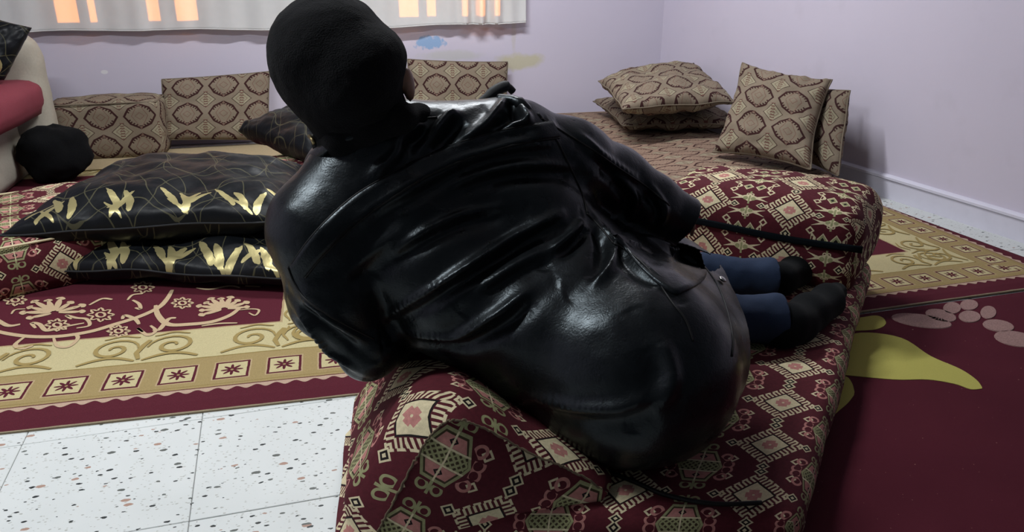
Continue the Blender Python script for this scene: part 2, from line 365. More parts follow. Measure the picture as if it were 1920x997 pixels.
def pillow(name, root, cs, T, mat, n=40, inward=0.05, wr=0.006, seed=0, uvr=(0, 0), piping=None, pw=2.6, sag=0.0, lowuv=0.0):
    """closed cushion between four corners (around), thickness T"""
    A, B, Cc, D = [Vector(c) for c in cs]
    nrm = ((Cc - A).cross(D - B)).normalized()
    W_ = ((B - A).length + (Cc - D).length) / 2; H_ = ((D - A).length + (Cc - B).length) / 2
    def P(u, v):
        uu = u * (1 - inward * (1 - v * v)); vv = v * (1 - inward * (1 - u * u))
        s, t = (uu + 1) / 2, (vv + 1) / 2
        return A.lerp(B, s).lerp(D.lerp(Cc, s), t)
    vs, idx = [], {}
    def prof(u): return max(0, 1 - abs(u) ** pw) ** 0.5
    gr = [math.sin((i / n * 2 - 1) * math.pi / 2) * .55 + (i / n * 2 - 1) * .45 for i in range(n + 1)]
    for side in (1, -1):
        for j in range(n + 1):
            for i in range(n + 1):
                edge = i in (0, n) or j in (0, n)
                if edge and side == -1: idx[(side, i, j)] = idx[(1, i, j)]; continue
                u, v = gr[i], gr[j]; p = P(u, v)
                h = T / 2 * prof(u) ** 0.85 * prof(v) ** 0.85
                q = Vector((u * 2.3 + seed, v * 2.3, side * 3.1 + seed))
                rim = 1 - min(prof(u), prof(v))
                w = noise.noise(q * 1.3) * wr * 1.6 * (h / T * 2 + .2) + noise.noise(Vector((u * 7 * (1 + 0 * v), v * 7, seed + side))) * wr * (0.4 + 1.0 * rim)
                vs.append(p + nrm * (side * (h + w * (0 if edge else 1))) - Vector((0, 0, sag * (1 - max(abs(u), abs(v))))) + nrm * noise.noise(Vector((u * 2 + seed, v * 2, 7))) * wr * (1 if edge else 1)); idx[(side, i, j)] = len(vs) - 1
    fs, uvs = [], []
    for side in (1, -1):
        for j in range(n):
            for i in range(n):
                f = [(i, j), (i + 1, j), (i + 1, j + 1), (i, j + 1)]
                if side == -1: f = f[::-1]
                fs.append([idx[(side, a, b)] for a, b in f])
                uvs.append([((gr[a] + 1) / 2 * W_ + uvr[0], (gr[b] + 1) / 2 * H_ + uvr[1] + (0.05 if side == -1 else 0) + (lowuv if side == -1 else 0)) for a, b in f])
    me = pydata(name, vs, fs, uvs); o = link(name, me, mat)
    if root: keep(o, root)
    if piping:
        ring = [idx[(1, i, 0)] for i in range(n)] + [idx[(1, n, j)] for j in range(n)] + [idx[(1, n - i, n)] for i in range(n)] + [idx[(1, 0, n - j)] for j in range(n)]
        tube('piping', [vs[k] for k in ring], piping[0], piping[1], root or o, closed=True, n=6)
    return o

def softbox(name, root, quad, z0, z1, r, mat, n=(28, 28, 6), bulge=0.012, wr=0.006, seed=0, uvr=(0, 0), rot=False, flipuv=False):
    """soft rectangular block: quad = FL, FR, BR, BL (xy)"""
    q = [Vector((a, b, 0)) for a, b in quad]
    Lx = ((q[1] - q[0]).length + (q[2] - q[3]).length) / 2; Ly = ((q[3] - q[0]).length + (q[2] - q[1]).length) / 2; Lz = z1 - z0
    hx, hy, hz = Lx / 2, Ly / 2, Lz / 2; vs, fs, uvs, key = [], [], [], {}
    def gv(a, b, c):
        k = (round(a, 5), round(b, 5), round(c, 5))
        if k in key: return key[k]
        p = Vector((a * hx, b * hy, c * hz)); rr = min(r, hz * .98)
        inn = Vector((max(-hx + rr, min(hx - rr, p.x)), max(-hy + rr, min(hy - rr, p.y)), max(-hz + rr, min(hz - rr, p.z))))
        d = p - inn; nr = d.normalized() if d.length > 1e-9 else Vector((0, 0, 0)); s = inn + nr * rr if d.length > 1e-9 else p
        s.z += bulge * (1 - a * a) * (1 - b * b) * (1 if c > 0 else 0)
        ww = Vector((s.x * 3.1 + seed, s.y * 3.1, s.z * 4)); out = Vector((a ** 5, b ** 5, max(c, 0)))
        s += out * (noise.noise(ww) * wr * 2 + noise.noise(ww * 4) * wr)
        if c < 0 and abs(c) > .99: s.z = -hz
        u, v = (s.x + hx) / Lx, (s.y + hy) / Ly
        P = q[0].lerp(q[1], u).lerp(q[3].lerp(q[2], u), v) if 0 <= u <= 1 and 0 <= v <= 1 else q[0] + (q[1] - q[0]) * u + (q[3] - q[0]) * v + (q[0] - q[1] + q[2] - q[3]) * u * v
        vs.append(Vector((P.x, P.y, (z0 + z1) / 2 + s.z))); key[k] = len(vs) - 1; return key[k]
    def t(i, N): return 2 * i / N - 1
    nx, ny, nzz = n
    def face(fn, N1, N2, uvf, fl_):
        for i in range(N1):
            for j in range(N2):
                c4 = [(i, j), (i + 1, j), (i + 1, j + 1), (i, j + 1)]
                if fl_: c4 = c4[::-1]
                fs.append([gv(*fn(t(a, N1), t(b, N2))) for a, b in c4]); uvs.append([uvf(t(a, N1), t(b, N2)) for a, b in c4])
    ux, uy = uvr
    def mk(a, b): return (b, a) if flipuv else (a, b)
    face(lambda a, b: (a, b, 1), nx, ny, lambda a, b: mk(a * hx + ux, b * hy + uy), False)
    face(lambda a, b: (a, b, -1), nx, ny, lambda a, b: mk(a * hx + ux, b * hy + uy), True)
    face(lambda a, b: (a, -1, b), nx, nzz, lambda a, b: mk(a * hx + ux, -hy + (b - 1) * hz + uy), False)
    face(lambda a, b: (a, 1, b), nx, nzz, lambda a, b: mk(a * hx + ux, hy - (b - 1) * hz + uy), True)
    face(lambda a, b: (-1, a, b), ny, nzz, lambda a, b: mk(-hx + (b - 1) * hz + ux, a * hy + uy), True)
    face(lambda a, b: (1, a, b), ny, nzz, lambda a, b: mk(hx - (b - 1) * hz + ux, a * hy + uy), False)
    o = link(name, pydata(name, vs, fs, uvs), mat)
    if root: keep(o, root)
    o['ring'] = 0; del o['ring']
    def edge_ring(c, k=24):              # polyline round the rim for a seam
        out = []
        for (a0, b0), (a1, b1) in (((-1, -1), (1, -1)), ((1, -1), (1, 1)), ((1, 1), (-1, 1)), ((-1, 1), (-1, -1))):
            for i in range(k):
                a = a0 + (a1 - a0) * i / k; b = b0 + (b1 - b0) * i / k
                u, v = (a * (hx - r * .29) + hx) / Lx, (b * (hy - r * .29) + hy) / Ly
                P = q[0].lerp(q[1], u).lerp(q[3].lerp(q[2], u), v)
                out.append(Vector((P.x, P.y, z1 - r * .29 if c > 0 else z0 + r * .29)))
        return out
    return o, edge_ring

# ------------------------------------------------------------------ the room
def wall_slab(name, origin, ang, x0, x1, z1, mat, holes=()):
    bl = []
    if not holes: bl = [((x0, 0, 0), (x1, 0.2, z1))]
    else:
        hx0, hx1, hz0, hz1 = holes
        bl = [((x0, 0, 0), (hx0, 0.2, z1)), ((hx1, 0, 0), (x1, 0.2, z1)), ((hx0, 0, 0), (hx1, 0.2, hz0)), ((hx0, 0, hz1), (hx1, 0.2, z1))]
    o = link(name, boxes_mesh(name, bl), mat, smooth=False); o.location = origin; o.rotation_euler = (0, 0, ang)
    return tag(o, kind='structure')
BA = -0.055; BO = Vector((1.53, 5.0, 0))
wb = wall_slab('wall_back', BO, BA, -4.2, 1.02, 2.7, M['wall_scribble_glow'], (-2.72, -0.12, 0.70, 1.75))
RA = math.atan2(2.55, -0.33)        # direction of the right wall
wr_ = wall_slab('wall_right', (2.80 + .129 * 2.6, -0.2, 0), RA - 0, -0.2, 5.3, 2.7, M['wall']); wr_.rotation_euler = (0, 0, RA)
for v in wr_.data.vertices: v.co.y = -v.co.y
wr_.data.flip_normals()
wl = wall_slab('wall_left', (-2.6, 5.4, 0), -math.pi / 2, -0.1, 5.6, 2.7, M['wall'])
for v in wl.data.vertices: v.co.y = -v.co.y
wl.data.flip_normals()
cl = tag(link('ceiling', boxes_mesh('ceiling', [((-2.8, -0.2, 2.7), (3.4, 5.5, 2.85))]), M['ceiling'], smooth=False), kind='structure')
# baseboard along right and back wall
def on_right(t, off=0.0):
    d = Vector((math.cos(RA), math.sin(RA), 0)); n = Vector((-d.y, d.x, 0))
    return Vector((2.80 + .129 * 2.6, -0.2, 0)) + d * t + n * off
def wall_strip(name, f, t0, t1, prof, mat):
    vs = []; k = len(prof)
    for t in (t0, t1):
        for off, z in prof: p = f(t, off); vs.append((p.x, p.y, z))
    fs = [[i, (i + 1) % k, k + (i + 1) % k, k + i] for i in range(k)] + [list(range(k))[::-1], [k + i for i in range(k)]]
    me = pydata(name, vs, fs); bm = bmesh.new(); bm.from_mesh(me); bmesh.ops.recalc_face_normals(bm, faces=bm.faces); bm.to_mesh(me); bm.free()
    return tag(link(name, me, mat, smooth=False), kind='structure')
prof = [(0, 0), (0.016, 0), (0.016, 0.088), (0.024, 0.092), (0.024, 0.102), (0.012, 0.108), (0, 0.110)]
wall_strip('baseboard_right', on_right, 0.0, 5.16, prof, M['baseboard'])
bd = Vector((math.cos(BA), math.sin(BA), 0)); bn = Vector((math.sin(BA), -math.cos(BA), 0))
def on_back(x, off=0.0): return BO + bd * x + bn * off

# floor: slab with recessed joints and every tile a piece
fo = tag(link('floor', boxes_mesh('floor', [((-2.7, -0.2, -0.12), (3.2, 5.4, -0.004))]), M['grout'], smooth=False), kind='structure')
bm = bmesh.new(); bmesh.ops.create_cube(bm, size=1)
for v in bm.verts: v.co = Vector((v.co.x * 0.3984, v.co.y * 0.3984, v.co.z * 0.012))
bmesh.ops.bevel(bm, geom=bm.edges[:], offset=0.0012, segments=1, affect='EDGES')
tile_me = bpy.data.meshes.new('tile'); bm.to_mesh(tile_me); bm.free(); tile_me.materials.append(M['terrazzo'])
for i in range(-6, 8):
    for j in range(-4, 10):
        x, y = -0.26 + 0.4 * i + 0.2, 1.46 + 0.4 * j + 0.2
        if not (-2.6 < x < 3.1 and 0 < y < 5.1): continue
        o = bpy.data.objects.new('tile', tile_me); COL.objects.link(o); o.parent = fo; o.location = (x, y, -0.006 + random.uniform(-.0004, .0004))
# seen only edge-on beyond: none

# window in the back wall
wn = bpy.data.objects.new('window_1', None); COL.objects.link(wn); wn.location = BO; wn.rotation_euler = (0, 0, BA); tag(wn, kind='structure')
x0, x1, z0, z1 = -2.72, -0.12, 0.70, 1.75
o = link('window_frame', boxes_mesh('f', [((x0, .06, z0), (x1, .12, z0 + .03)), ((x0, .06, z1 - .05), (x1, .12, z1)), ((x0, .06, z0), (x0 + .05, .12, z1)), ((x1 - .03, .06, z0), (x1, .12, z1))]), M['frame'], wn, False)
sun_masks = []; random.seed(9)
opens = [(-2.68, -2.55), (-2.50, -2.46), (-2.20, -2.13), (-2.05, -1.93), (-1.20, -1.14), (-0.80, -0.68), (-0.63, -0.57), (-0.42, -0.38), (-0.33, -0.27), (-0.22, -0.18)]
prev = x0 + .05
for a_, b2 in opens + [(x1 - .03, x1)]:
    if a_ > prev: sun_masks.append((prev, a_))
    prev = b2
for a_, b2 in sun_masks:
    link('sun_mask_slat', boxes_mesh('s', [((a_, .065, z0 + .02), (b2, .10, z1 - .04))]), M['frame'], wn, False)  # unseen boards added to break the sunset into patches on the curtain
o = link('pane', boxes_mesh('g', [((x0 + .03, .088, z0 + .02), (x1 - .02, .092, z1 - .03))]), M['glass'], wn, False)
link('window_sill', boxes_mesh('s', [((x0 - .03, -.02, z0 - .025), (x1 + .03, .2, z0))]), M['frame'], wn, False)

# curtain: gathered cloth with a hem
def curtain():
    nx, nz_ = 520, 16; vs, fs = [], []
    X0, X1 = -3.3, 0.005
    def off(x, z):
        g = math.exp(-((x + .27) / .16) ** 2); a = 0.010 + 0.020 * g; f = 26 + 40 * 0
        s = math.sin(x * 21 + 2 * math.sin(x * 3.1)) * 0.6 + math.sin(x * 47 + 1.3 * math.sin(x * 6)) * 0.35
        s2 = math.sin(x * 62)
        return 0.055 + a * (s * (1 - g) + s2 * g) + 0.006 * noise.noise(Vector((x * 5, z * 4, 0)))
    for j in range(nz_ + 1):
        for i in range(nx + 1):
            x = X0 + (X1 - X0) * i / nx
            zb = 0.668 + 0.007 * math.sin(x * 2.2 + 1) + 0.004 * math.sin(x * 9)
            z = zb + (2.1 - zb) * (j / nz_) ** 1.6
            if j == 1: z = zb + 0.012
            p = on_back(x, off(x, z) + (0.003 if j <= 1 else 0)); vs.append((p.x, p.y, z))
    for j in range(nz_):
        for i in range(nx):
            k = j * (nx + 1) + i; fs.append([k, k + 1, k + nx + 2, k + nx + 1])
    root = empty('curtain', on_back(-1.6, .05) + Vector((0, 0, .66)), 'white curtain with a straight hem, orange light glowing through its folds', 'curtain')
    o = link('cloth', pydata('cloth', vs, fs), M['curtain']); keep(o, root)
    md = o.modifiers.new('s', 'SOLIDIFY'); md.thickness = 0.0015
    hem = [Vector(v) for v in vs[:nx + 1]]
    tube('hem', [h + bn * 0.0 for h in hem[::4]], 0.0035, M['curtain'], root, n=6)
    tube('rail', [on_back(X0, .055) + Vector((0, 0, 2.11)), on_back(X1, .055) + Vector((0, 0, 2.11))], 0.012, M['frame'], root)
curtain()

# ------------------------------------------------------------------ rugs
def slab_rug(name, corner, ang, w, h, th, mat, label, z=0.0):
    """object origin in the middle; corner = near right corner"""
    c, s = math.cos(ang), math.sin(ang); cx, cy = corner[0] - w / 2 * c - h / 2 * s, corner[1] - w / 2 * s + h / 2 * c
    n = 60; vs, fs = [], []
    for j in range(n + 1):
        for i in range(n + 1):
            x, y = -w / 2 + w * i / n, -h / 2 + h * j / n
            ed = i in (0, n) or j in (0, n)
            wob = 0.004 * noise.noise(Vector((x * 3, y * 3, z * 50 + 1)))
            if i in (0, n): x += wob
            if j in (0, n): y += wob
            vs.append((x, y, th * (0.55 if ed else 1) + (0 if ed else .0012 * noise.noise(Vector((x * 5, y * 5, 3))))))
    for j in range(n):
        for i in range(n): k = j * (n + 1) + i; fs.append([k, k + 1, k + n + 2, k + n + 1])
    k0 = len(vs); ring = [i for i in range(n + 1)] + [(j + 1) * (n + 1) - 1 for j in range(1, n + 1)] + [n * (n + 1) + i for i in range(n - 1, -1, -1)] + [j * (n + 1) for j in range(n - 1, 0, -1)]
    for k in ring: vs.append((vs[k][0], vs[k][1], 0))
    R = len(ring)
    for k in range(R): fs.append([ring[k], k0 + k, k0 + (k + 1) % R, ring[(k + 1) % R]])
    fs.append([k0 + k for k in range(R)][::-1])
    o = link(name, pydata(name, vs, fs), mat, smooth=False); o.location = (cx, cy, z); o.rotation_euler = (0, 0, ang)
    tag(o, label, 'rug'); return o
LR_W, LR_H, LR_A = 2.9, 3.0, -0.066
left_rug = slab_rug('bordered_rug', (0.40, 1.845), LR_A, LR_W, LR_H, 0.009, rug_mat('persian_rug_pile', LR_W / 2, LR_H / 2), 'maroon rug with cream scroll border lying on the terrazzo tiles at left')
right_rug = slab_rug('bordered_rug', (2.665, 1.925), 0.0, 1.55, 2.6, 0.009, rug_mat('persian_rug_pile_small', .775, 1.3, .83), 'gold and maroon bordered rug against the right wall, beyond the mattress', z=0.004)
for v in right_rug.data.vertices: v.co.x += -0.10 * ((v.co.y + 1.3)) * (1 if v.co.x > .6 else .3) * .8
flower_rug = slab_rug('floral_rug', (2.84, -0.05), 0.0, 2.24, 1.965, 0.008, M['maroon_pile'], 'plain maroon rug with a big yellow leaf and pink dots, front right')

def flat_parts(parent, name, polys, z, mat, kind=None):
    """raised pile shapes: list of outlines given in the world"""
    vs, fs = [], []; inv_ = Matrix.Rotation(-parent.rotation_euler.z, 4, 'Z') @ Matrix.Translation(-Vector(parent.location))
    for poly in polys:
        P = [inv_ @ Vector((p[0], p[1], z)) for p in poly]; cx = sum((p for p in P), Vector()) / len(P); k = len(vs); n = len(P)
        vs += [cx] + [cx + (p - cx) * .97 for p in P] + [Vector((p.x, p.y, p.z - .003)) for p in P]
        for i in range(n):
            j = (i + 1) % n; fs.append([k, k + 1 + i, k + 1 + j]); fs.append([k + 1 + i, k + 1 + n + i, k + 1 + n + j, k + 1 + j])
    me = pydata(name, vs, fs); bm = bmesh.new(); bm.from_mesh(me); bmesh.ops.recalc_face_normals(bm, faces=bm.faces)
    for f in bm.faces:
        if len(f.verts) == 3 and f.normal.z < 0: f.normal_flip()
    bm.to_mesh(me); bm.free()
    o = link(name, me, mat, parent, smooth=False)
    if kind: o['kind'] = kind
    return o
def ground_poly(px, h=.008): return [G(x, y, h) for x, y in px]
def close_smooth(px, k=5):
    P = [Vector((a, b, 0)) for a, b in px]; n = len(P); out = []
    for i in range(n):
        p0, p1, p2, p3 = P[i - 1], P[i], P[(i + 1) % n], P[(i + 2) % n]
        for j in range(k):
            t = j / k; q = 0.5 * ((2 * p1) + (p2 - p0) * t + (2 * p0 - 5 * p1 + 4 * p2 - p3) * t * t + (3 * p1 - p0 - 3 * p2 + p3) * t ** 3); out.append((q.x, q.y))
    return out
# the big leaf, built as a strip between its two sides
def leaf(parent, top, bot, mat, z=.0095, h=.008):
    a = [G(p.x, p.y, h) for p in smoothpts([(x, y, 0) for x, y in top], 5)]; b = [G(p.x, p.y, h) for p in smoothpts([(x, y, 0) for x, y in bot], 5)]
    L = Vector(parent.location); vs, fs = [], []
    for p, q in zip(a, b): vs += [(p.x - L.x, p.y - L.y, z), (q.x - L.x, q.y - L.y, z)]
    for i in range(len(a) - 1): fs.append([2 * i + 1, 2 * i + 3, 2 * i + 2, 2 * i])
    o = link('leaf_motif', pydata('leaf_motif', vs, fs), mat, parent, False); md = o.modifiers.new('s', 'SOLIDIFY'); md.thickness = .003; return o
yl = leaf(flower_rug, [(1560, 640), (1615, 624), (1690, 634), (1745, 668), (1800, 692), (1830, 712), (1841, 726)], [(1560, 700), (1600, 705), (1680, 712), (1740, 712), (1790, 720), (1820, 730), (1841, 729)], M['yellow_pile'])
yl['label'] = 'large yellow green leaf with a curved tip'
leaf(flower_rug, [(1560, 600), (1610, 596), (1640, 592), (1655, 596), (1661, 604)], [(1560, 622), (1610, 620), (1640, 618), (1655, 613), (1661, 607)], M['yellow_pile'])
leaf(flower_rug, [(1500, 720), (1560, 712), (1585, 706), (1597, 718), (1602, 735)], [(1500, 800), (1555, 782), (1575, 768), (1590, 755), (1601, 741)], M['yellow_pile'])
for cx, cy, rx, ry, an in ((1728, 602, 58, 12, 8), (1764, 592, 30, 11, 12), (1785, 578, 17, 11, 0), (1817, 572, 17, 10, 0), (1818, 594, 21, 11, 3), (1853, 586, 15, 12, 0), (1872, 611, 30, 11, 8), (1905, 636, 42, 14, 10)):
    a_ = math.radians(an); pl = []
    for k in range(24):
        t = 2 * math.pi * k / 24; x, y = rx * math.cos(t), ry * math.sin(t)
        pl.append(G(cx + x * math.cos(a_) - y * math.sin(a_), cy + x * math.sin(a_) + y * math.cos(a_), .008))
    flat_parts(flower_rug, 'petal_motif', [pl], .0105, M['pink_pile'])

# ribbons for the scroll work of the two bordered rugs
def ribbon(vs, fs, pts, w, z):
    n = len(pts); k = len(vs)
    for i, (x, y) in enumerate(pts):
        ax, ay = pts[max(i - 1, 0)]; bx, by = pts[min(i + 1, n - 1)]; tx, ty = bx - ax, by - ay; L = math.hypot(tx, ty) or 1
        zz = z + k * 4e-7 % .0006; ww = w[i] if isinstance(w, list) else w * (0.35 + 0.65 * math.sin(math.pi * (i + .3) / n) ** .5)
        vs.append((x - ty / L * ww, y + tx / L * ww, zz)); vs.append((x + ty / L * ww, y - tx / L * ww, zz))
    for i in range(n - 1): fs.append([k + 2 * i + 1, k + 2 * i + 3, k + 2 * i + 2, k + 2 * i])
def spiral(cx, cy, r0, turns, a0, sgn, n=26):
    return [(cx + r0 * (1 - .86 * t / n) * math.cos(a0 + sgn * turns * 2 * math.pi * t / n), cy + r0 * (1 - .86 * t / n) * math.sin(a0 + sgn * turns * 2 * math.pi * t / n)) for t in range(n + 1)]
def scroll_border(rug, w, h, k, d0=0.39):
    vs, fs = [], []; hw, hh = w / 2, h / 2
    def put(pts, side):
        out = []
        for s, d in pts:
            s, dd = s * k, d * k
            out.append({0: (s, -hh + dd), 1: (hw - dd, s), 2: (s, hh - dd), 3: (-hw + dd, s)}[side])
        return out
    for side in (0, 1, 2, 3):
        Lh = (hw if side in (0, 2) else hh) / k - 0.30
        n = int(Lh * 2 / 0.33); p = Lh * 2 / n
        for i in range(n):
            c = -Lh + p * (i + .5)
            for sg in (1, -1):
                ribbon(vs, fs, put(spiral(c + sg * .080, d0 + .004, .068, 1.5, math.pi if sg > 0 else 0, -sg), side), .0065 * k, 0.0107)
                ribbon(vs, fs, put([(c + sg * (.01 + .15 * t / 12), d0 - .078 + .03 * math.sin(math.pi * t / 12)) for t in range(13)], side), .007 * k, 0.0105)
                ribbon(vs, fs, put([(c + sg * (.02 + .10 * t / 10), d0 + .084 - .008 * math.cos(t / 10 * 6)) for t in range(11)], side), .004 * k, 0.0105)
            ribbon(vs, fs, put([(c, d0 - .07), (c - .012, d0 - .03), (c, d0 + .02), (c + .012, d0 + .05)], side), .008 * k, 0.0106)
    o = link('scroll_pattern', pydata('scroll_pattern', vs, fs), M['rug_gold'], rug, False); o['kind'] = 'stuff'
scroll_border(left_rug, LR_W, LR_H, 1.0); scroll_border(right_rug, 1.55, 2.6, .83)
# vines and blooms in the maroon field of the left rug
def vine_field():
    inv_ = Matrix.Rotation(-LR_A, 4, 'Z') @ Matrix.Translation(-Vector(left_rug.location)); vs, fs = [], []
    sc = 660 / 1379
    def loc(pts): return [((inv_ @ G(x * sc, 520 + y * sc, .009))[0], (inv_ @ G(x * sc, 520 + y * sc, .009))[1]) for x, y in pts]
    def cr(px, w, k=6):
        P = smoothpts([(a, b, 0) for a, b in px], k); ribbon(vs, fs, loc([(p.x, p.y) for p in P]), w, 0.0106)
    cr([(-60, 190), (0, 215), (110, 232), (230, 232), (350, 214), (450, 185), (545, 155), (620, 120), (655, 85), (675, 50)], .011)
    cr([(610, 110), (620, 150), (660, 185), (740, 185), (830, 175), (900, 150), (940, 120)], .011)
    cr([(690, 160), (660, 165), (625, 205), (600, 206)], .008)
    cr([(100, 232), (60, 265), (90, 280), (130, 268)], .007); cr([(210, 236), (225, 270), (270, 272), (305, 240), (290, 222), (262, 232)], .006)
    cr([(140, 200), (125, 180), (155, 185), (185, 210), (250, 195), (330, 180)], .007)
    cr([(280, 165), (260, 150), (300, 160), (340, 165), (350, 190), (300, 200)], .006); cr([(560, 215), (540, 200), (580, 228), (610, 210), (590, 190)], .006)
    cr([(480, 165), (490, 150), (530, 165), (545, 185)], .007); cr([(500, 90), (520, 70), (560, 65)], .005); cr([(530, 120), (550, 125), (545, 105), (520, 90)], .006)
    cr([(790, 192), (860, 182), (930, 180)], .005); cr([(930, 130), (985, 125), (1015, 130), (1000, 150), (975, 140)], .004)
    cr([(-20, 160), (30, 190), (80, 185)], .008); cr([(45, 145), (60, 128), (100, 125)], .004); cr([(350, 110), (400, 85), (440, 88)], .006)
    cr([(770, 42), (820, 48), (900, 35), (940, 42)], .006); cr([(200, 100), (160, 130), (130, 135)], .006); cr([(960, 35), (1020, 38)], .006)
    def bloom(cx, cy, R, n=9, ph=0):
        for i in range(n):
            a = math.pi * (-.05 + 1.1 * i / (n - 1)) + ph; L = R * (1 if i % 2 else .86)
            px = [(cx + L * t * 1.35 * math.cos(a + .12 * math.sin(t * 5)), cy - L * t * .62 * math.sin(a + .12 * math.sin(t * 5))) for t in (.18, .4, .6, .8, 1)]
            for dd in (-.09, .09):
                px2 = [(cx + L * t * 1.35 * math.cos(a + dd * math.sin(t * 3.1)), cy - L * t * .62 * math.sin(a + dd * math.sin(t * 3.1))) for t in (.15, .4, .6, .8, 1)]
                cr(px2, .0050, 3)
            cr(px[:4], .0045, 3)
            cr([(cx + L * 1.35 * math.cos(a - .13), cy - L * .62 * math.sin(a - .13)), (cx + L * 1.48 * math.cos(a), cy - L * .68 * math.sin(a)), (cx + L * 1.35 * math.cos(a + .13), cy - L * .62 * math.sin(a + .13))], .008, 3)
    bloom(215, 140, 88, 9, .25); bloom(880, 125, 72, 10, .35)
    def rosette(cx, cy, R):
        pts = [(cx + R * (1 + .25 * math.cos(8 * t)) * math.cos(t), cy + .52 * R * (1 + .25 * math.cos(8 * t)) * math.sin(t)) for t in [2 * math.pi * i / 40 for i in range(41)]]
        ribbon(vs, fs, loc(pts), [.0035] * 41, 0.0106)
        pts = [(cx + R * .4 * math.cos(t), cy + .22 * R * math.sin(t)) for t in [2 * math.pi * i / 16 for i in range(17)]]; ribbon(vs, fs, loc(pts), [.004] * 17, 0.0107)
    for a in ((395, 148, 42), (465, 212, 36), (715, 102, 34), (225, 188, 38), (60, 90, 36), (560, 40, 36)): rosette(*a)
    o = link('vine_pattern', pydata('vine_pattern', vs, fs), M['rug_beige'], left_rug, False); o['kind'] = 'stuff'
vine_field()

# ------------------------------------------------------------------ mattresses and cushions
GR = 'patterned floor seating'
def mattress(name, quad, z0, z1, r, mat, label, cat='mattress', seed=0, uvr=(0, 0), n=(28, 28, 6), pipe=True, wr=.006, flipuv=False, pmat='kilim', bulge=.012):
    c = sum((Vector((a, b, 0)) for a, b in quad), Vector()) / 4; root = empty(name, (c.x, c.y, z0), label, cat)
    o, er = softbox('mattress_cover', root, quad, z0, z1, r, mat, n=n, seed=seed, uvr=uvr, wr=wr, flipuv=flipuv, bulge=bulge)
    if pipe: tube('piping', er(1), .0045, M[pmat], root, closed=True, n=6)
    return root
# the man's mattress
SEAT = .125
NR = (.835, .985); NL = (.14, 1.215); FR = (1.87, 2.07); FL = (1.12, 2.62)
mattress('floor_mattress', [NL, NR, FR, FL], .012, SEAT, .045, M['kilim'], 'red and cream patterned floor mattress under the reclining man', seed=2, uvr=(.105, .06), n=(40, 60, 8), wr=.004, pipe=False)
# near seam of the mattress, stitched just inside the edge
mroot = bpy.data.objects['floor_mattress']
e1 = Vector((NR[0], NR[1], 0)); e0 = Vector((NL[0], NL[1], 0)); fr_ = Vector((FR[0], FR[1], 0))
tube('seam', smoothpts([G(x, y, SEAT + .006) for x, y in ((1130, 880), (1190, 903), (1250, 928), (1340, 944), (1428, 942))], 6), .0045, M['seam'], mroot, n=6)
# far cushion standing on the mattress, with zip
BQ = [(1.13, 2.27), (1.59, 1.81), (1.87, 2.07), (1.44, 2.55)]
broot = mattress('armrest_block', BQ, SEAT + .002, .375, .07, M['kilim_small'], 'thick patterned cushion block with a black zip, behind the man\'s feet', 'cushion', seed=5, uvr=(.02, .115), n=(30, 20, 14), wr=.006, pipe=False, bulge=.03)
a_ = G(1300, 428, .27); b2 = G(1652, 441, .262)
fn = Vector((-.70, -.71, 0))
f0, f1 = Vector((BQ[0][0], BQ[0][1], 0)), Vector((BQ[1][0], BQ[1][1], 0))
zp = [f0.lerp(f1, t) + fn * .004 + Vector((0, 0, .285 - .012 * t + .004 * math.sin(t * 7))) for t in [i / 14 for i in range(1, 15)]]
def flat_band(name, pts, hw, th, nrm, mat, root):
    vs, fs = [], []; nrm = Vector(nrm)
    for p in pts:
        for a, b in ((-1, 0), (-1, 1), (-.5, 1.4), (.5, 1.4), (1, 1), (1, 0)): vs.append(p + Vector((0, 0, a * hw)) + nrm * (b * th))
    for i in range(len(pts) - 1):
        for k in range(6): fs.append([i * 6 + k, i * 6 + (k + 1) % 6, i * 6 + 6 + (k + 1) % 6, i * 6 + 6 + k])
    fs += [list(range(6))[::-1], [len(vs) - 6 + k for k in range(6)]]
    me = pydata(name, vs, fs); bm = bmesh.new(); bm.from_mesh(me); bmesh.ops.recalc_face_normals(bm, faces=bm.faces); bm.to_mesh(me); bm.free()
    o = link(name, me, mat); keep(o, root); return o
flat_band('zip', zp, .0105, .004, fn, M['zip'], broot)
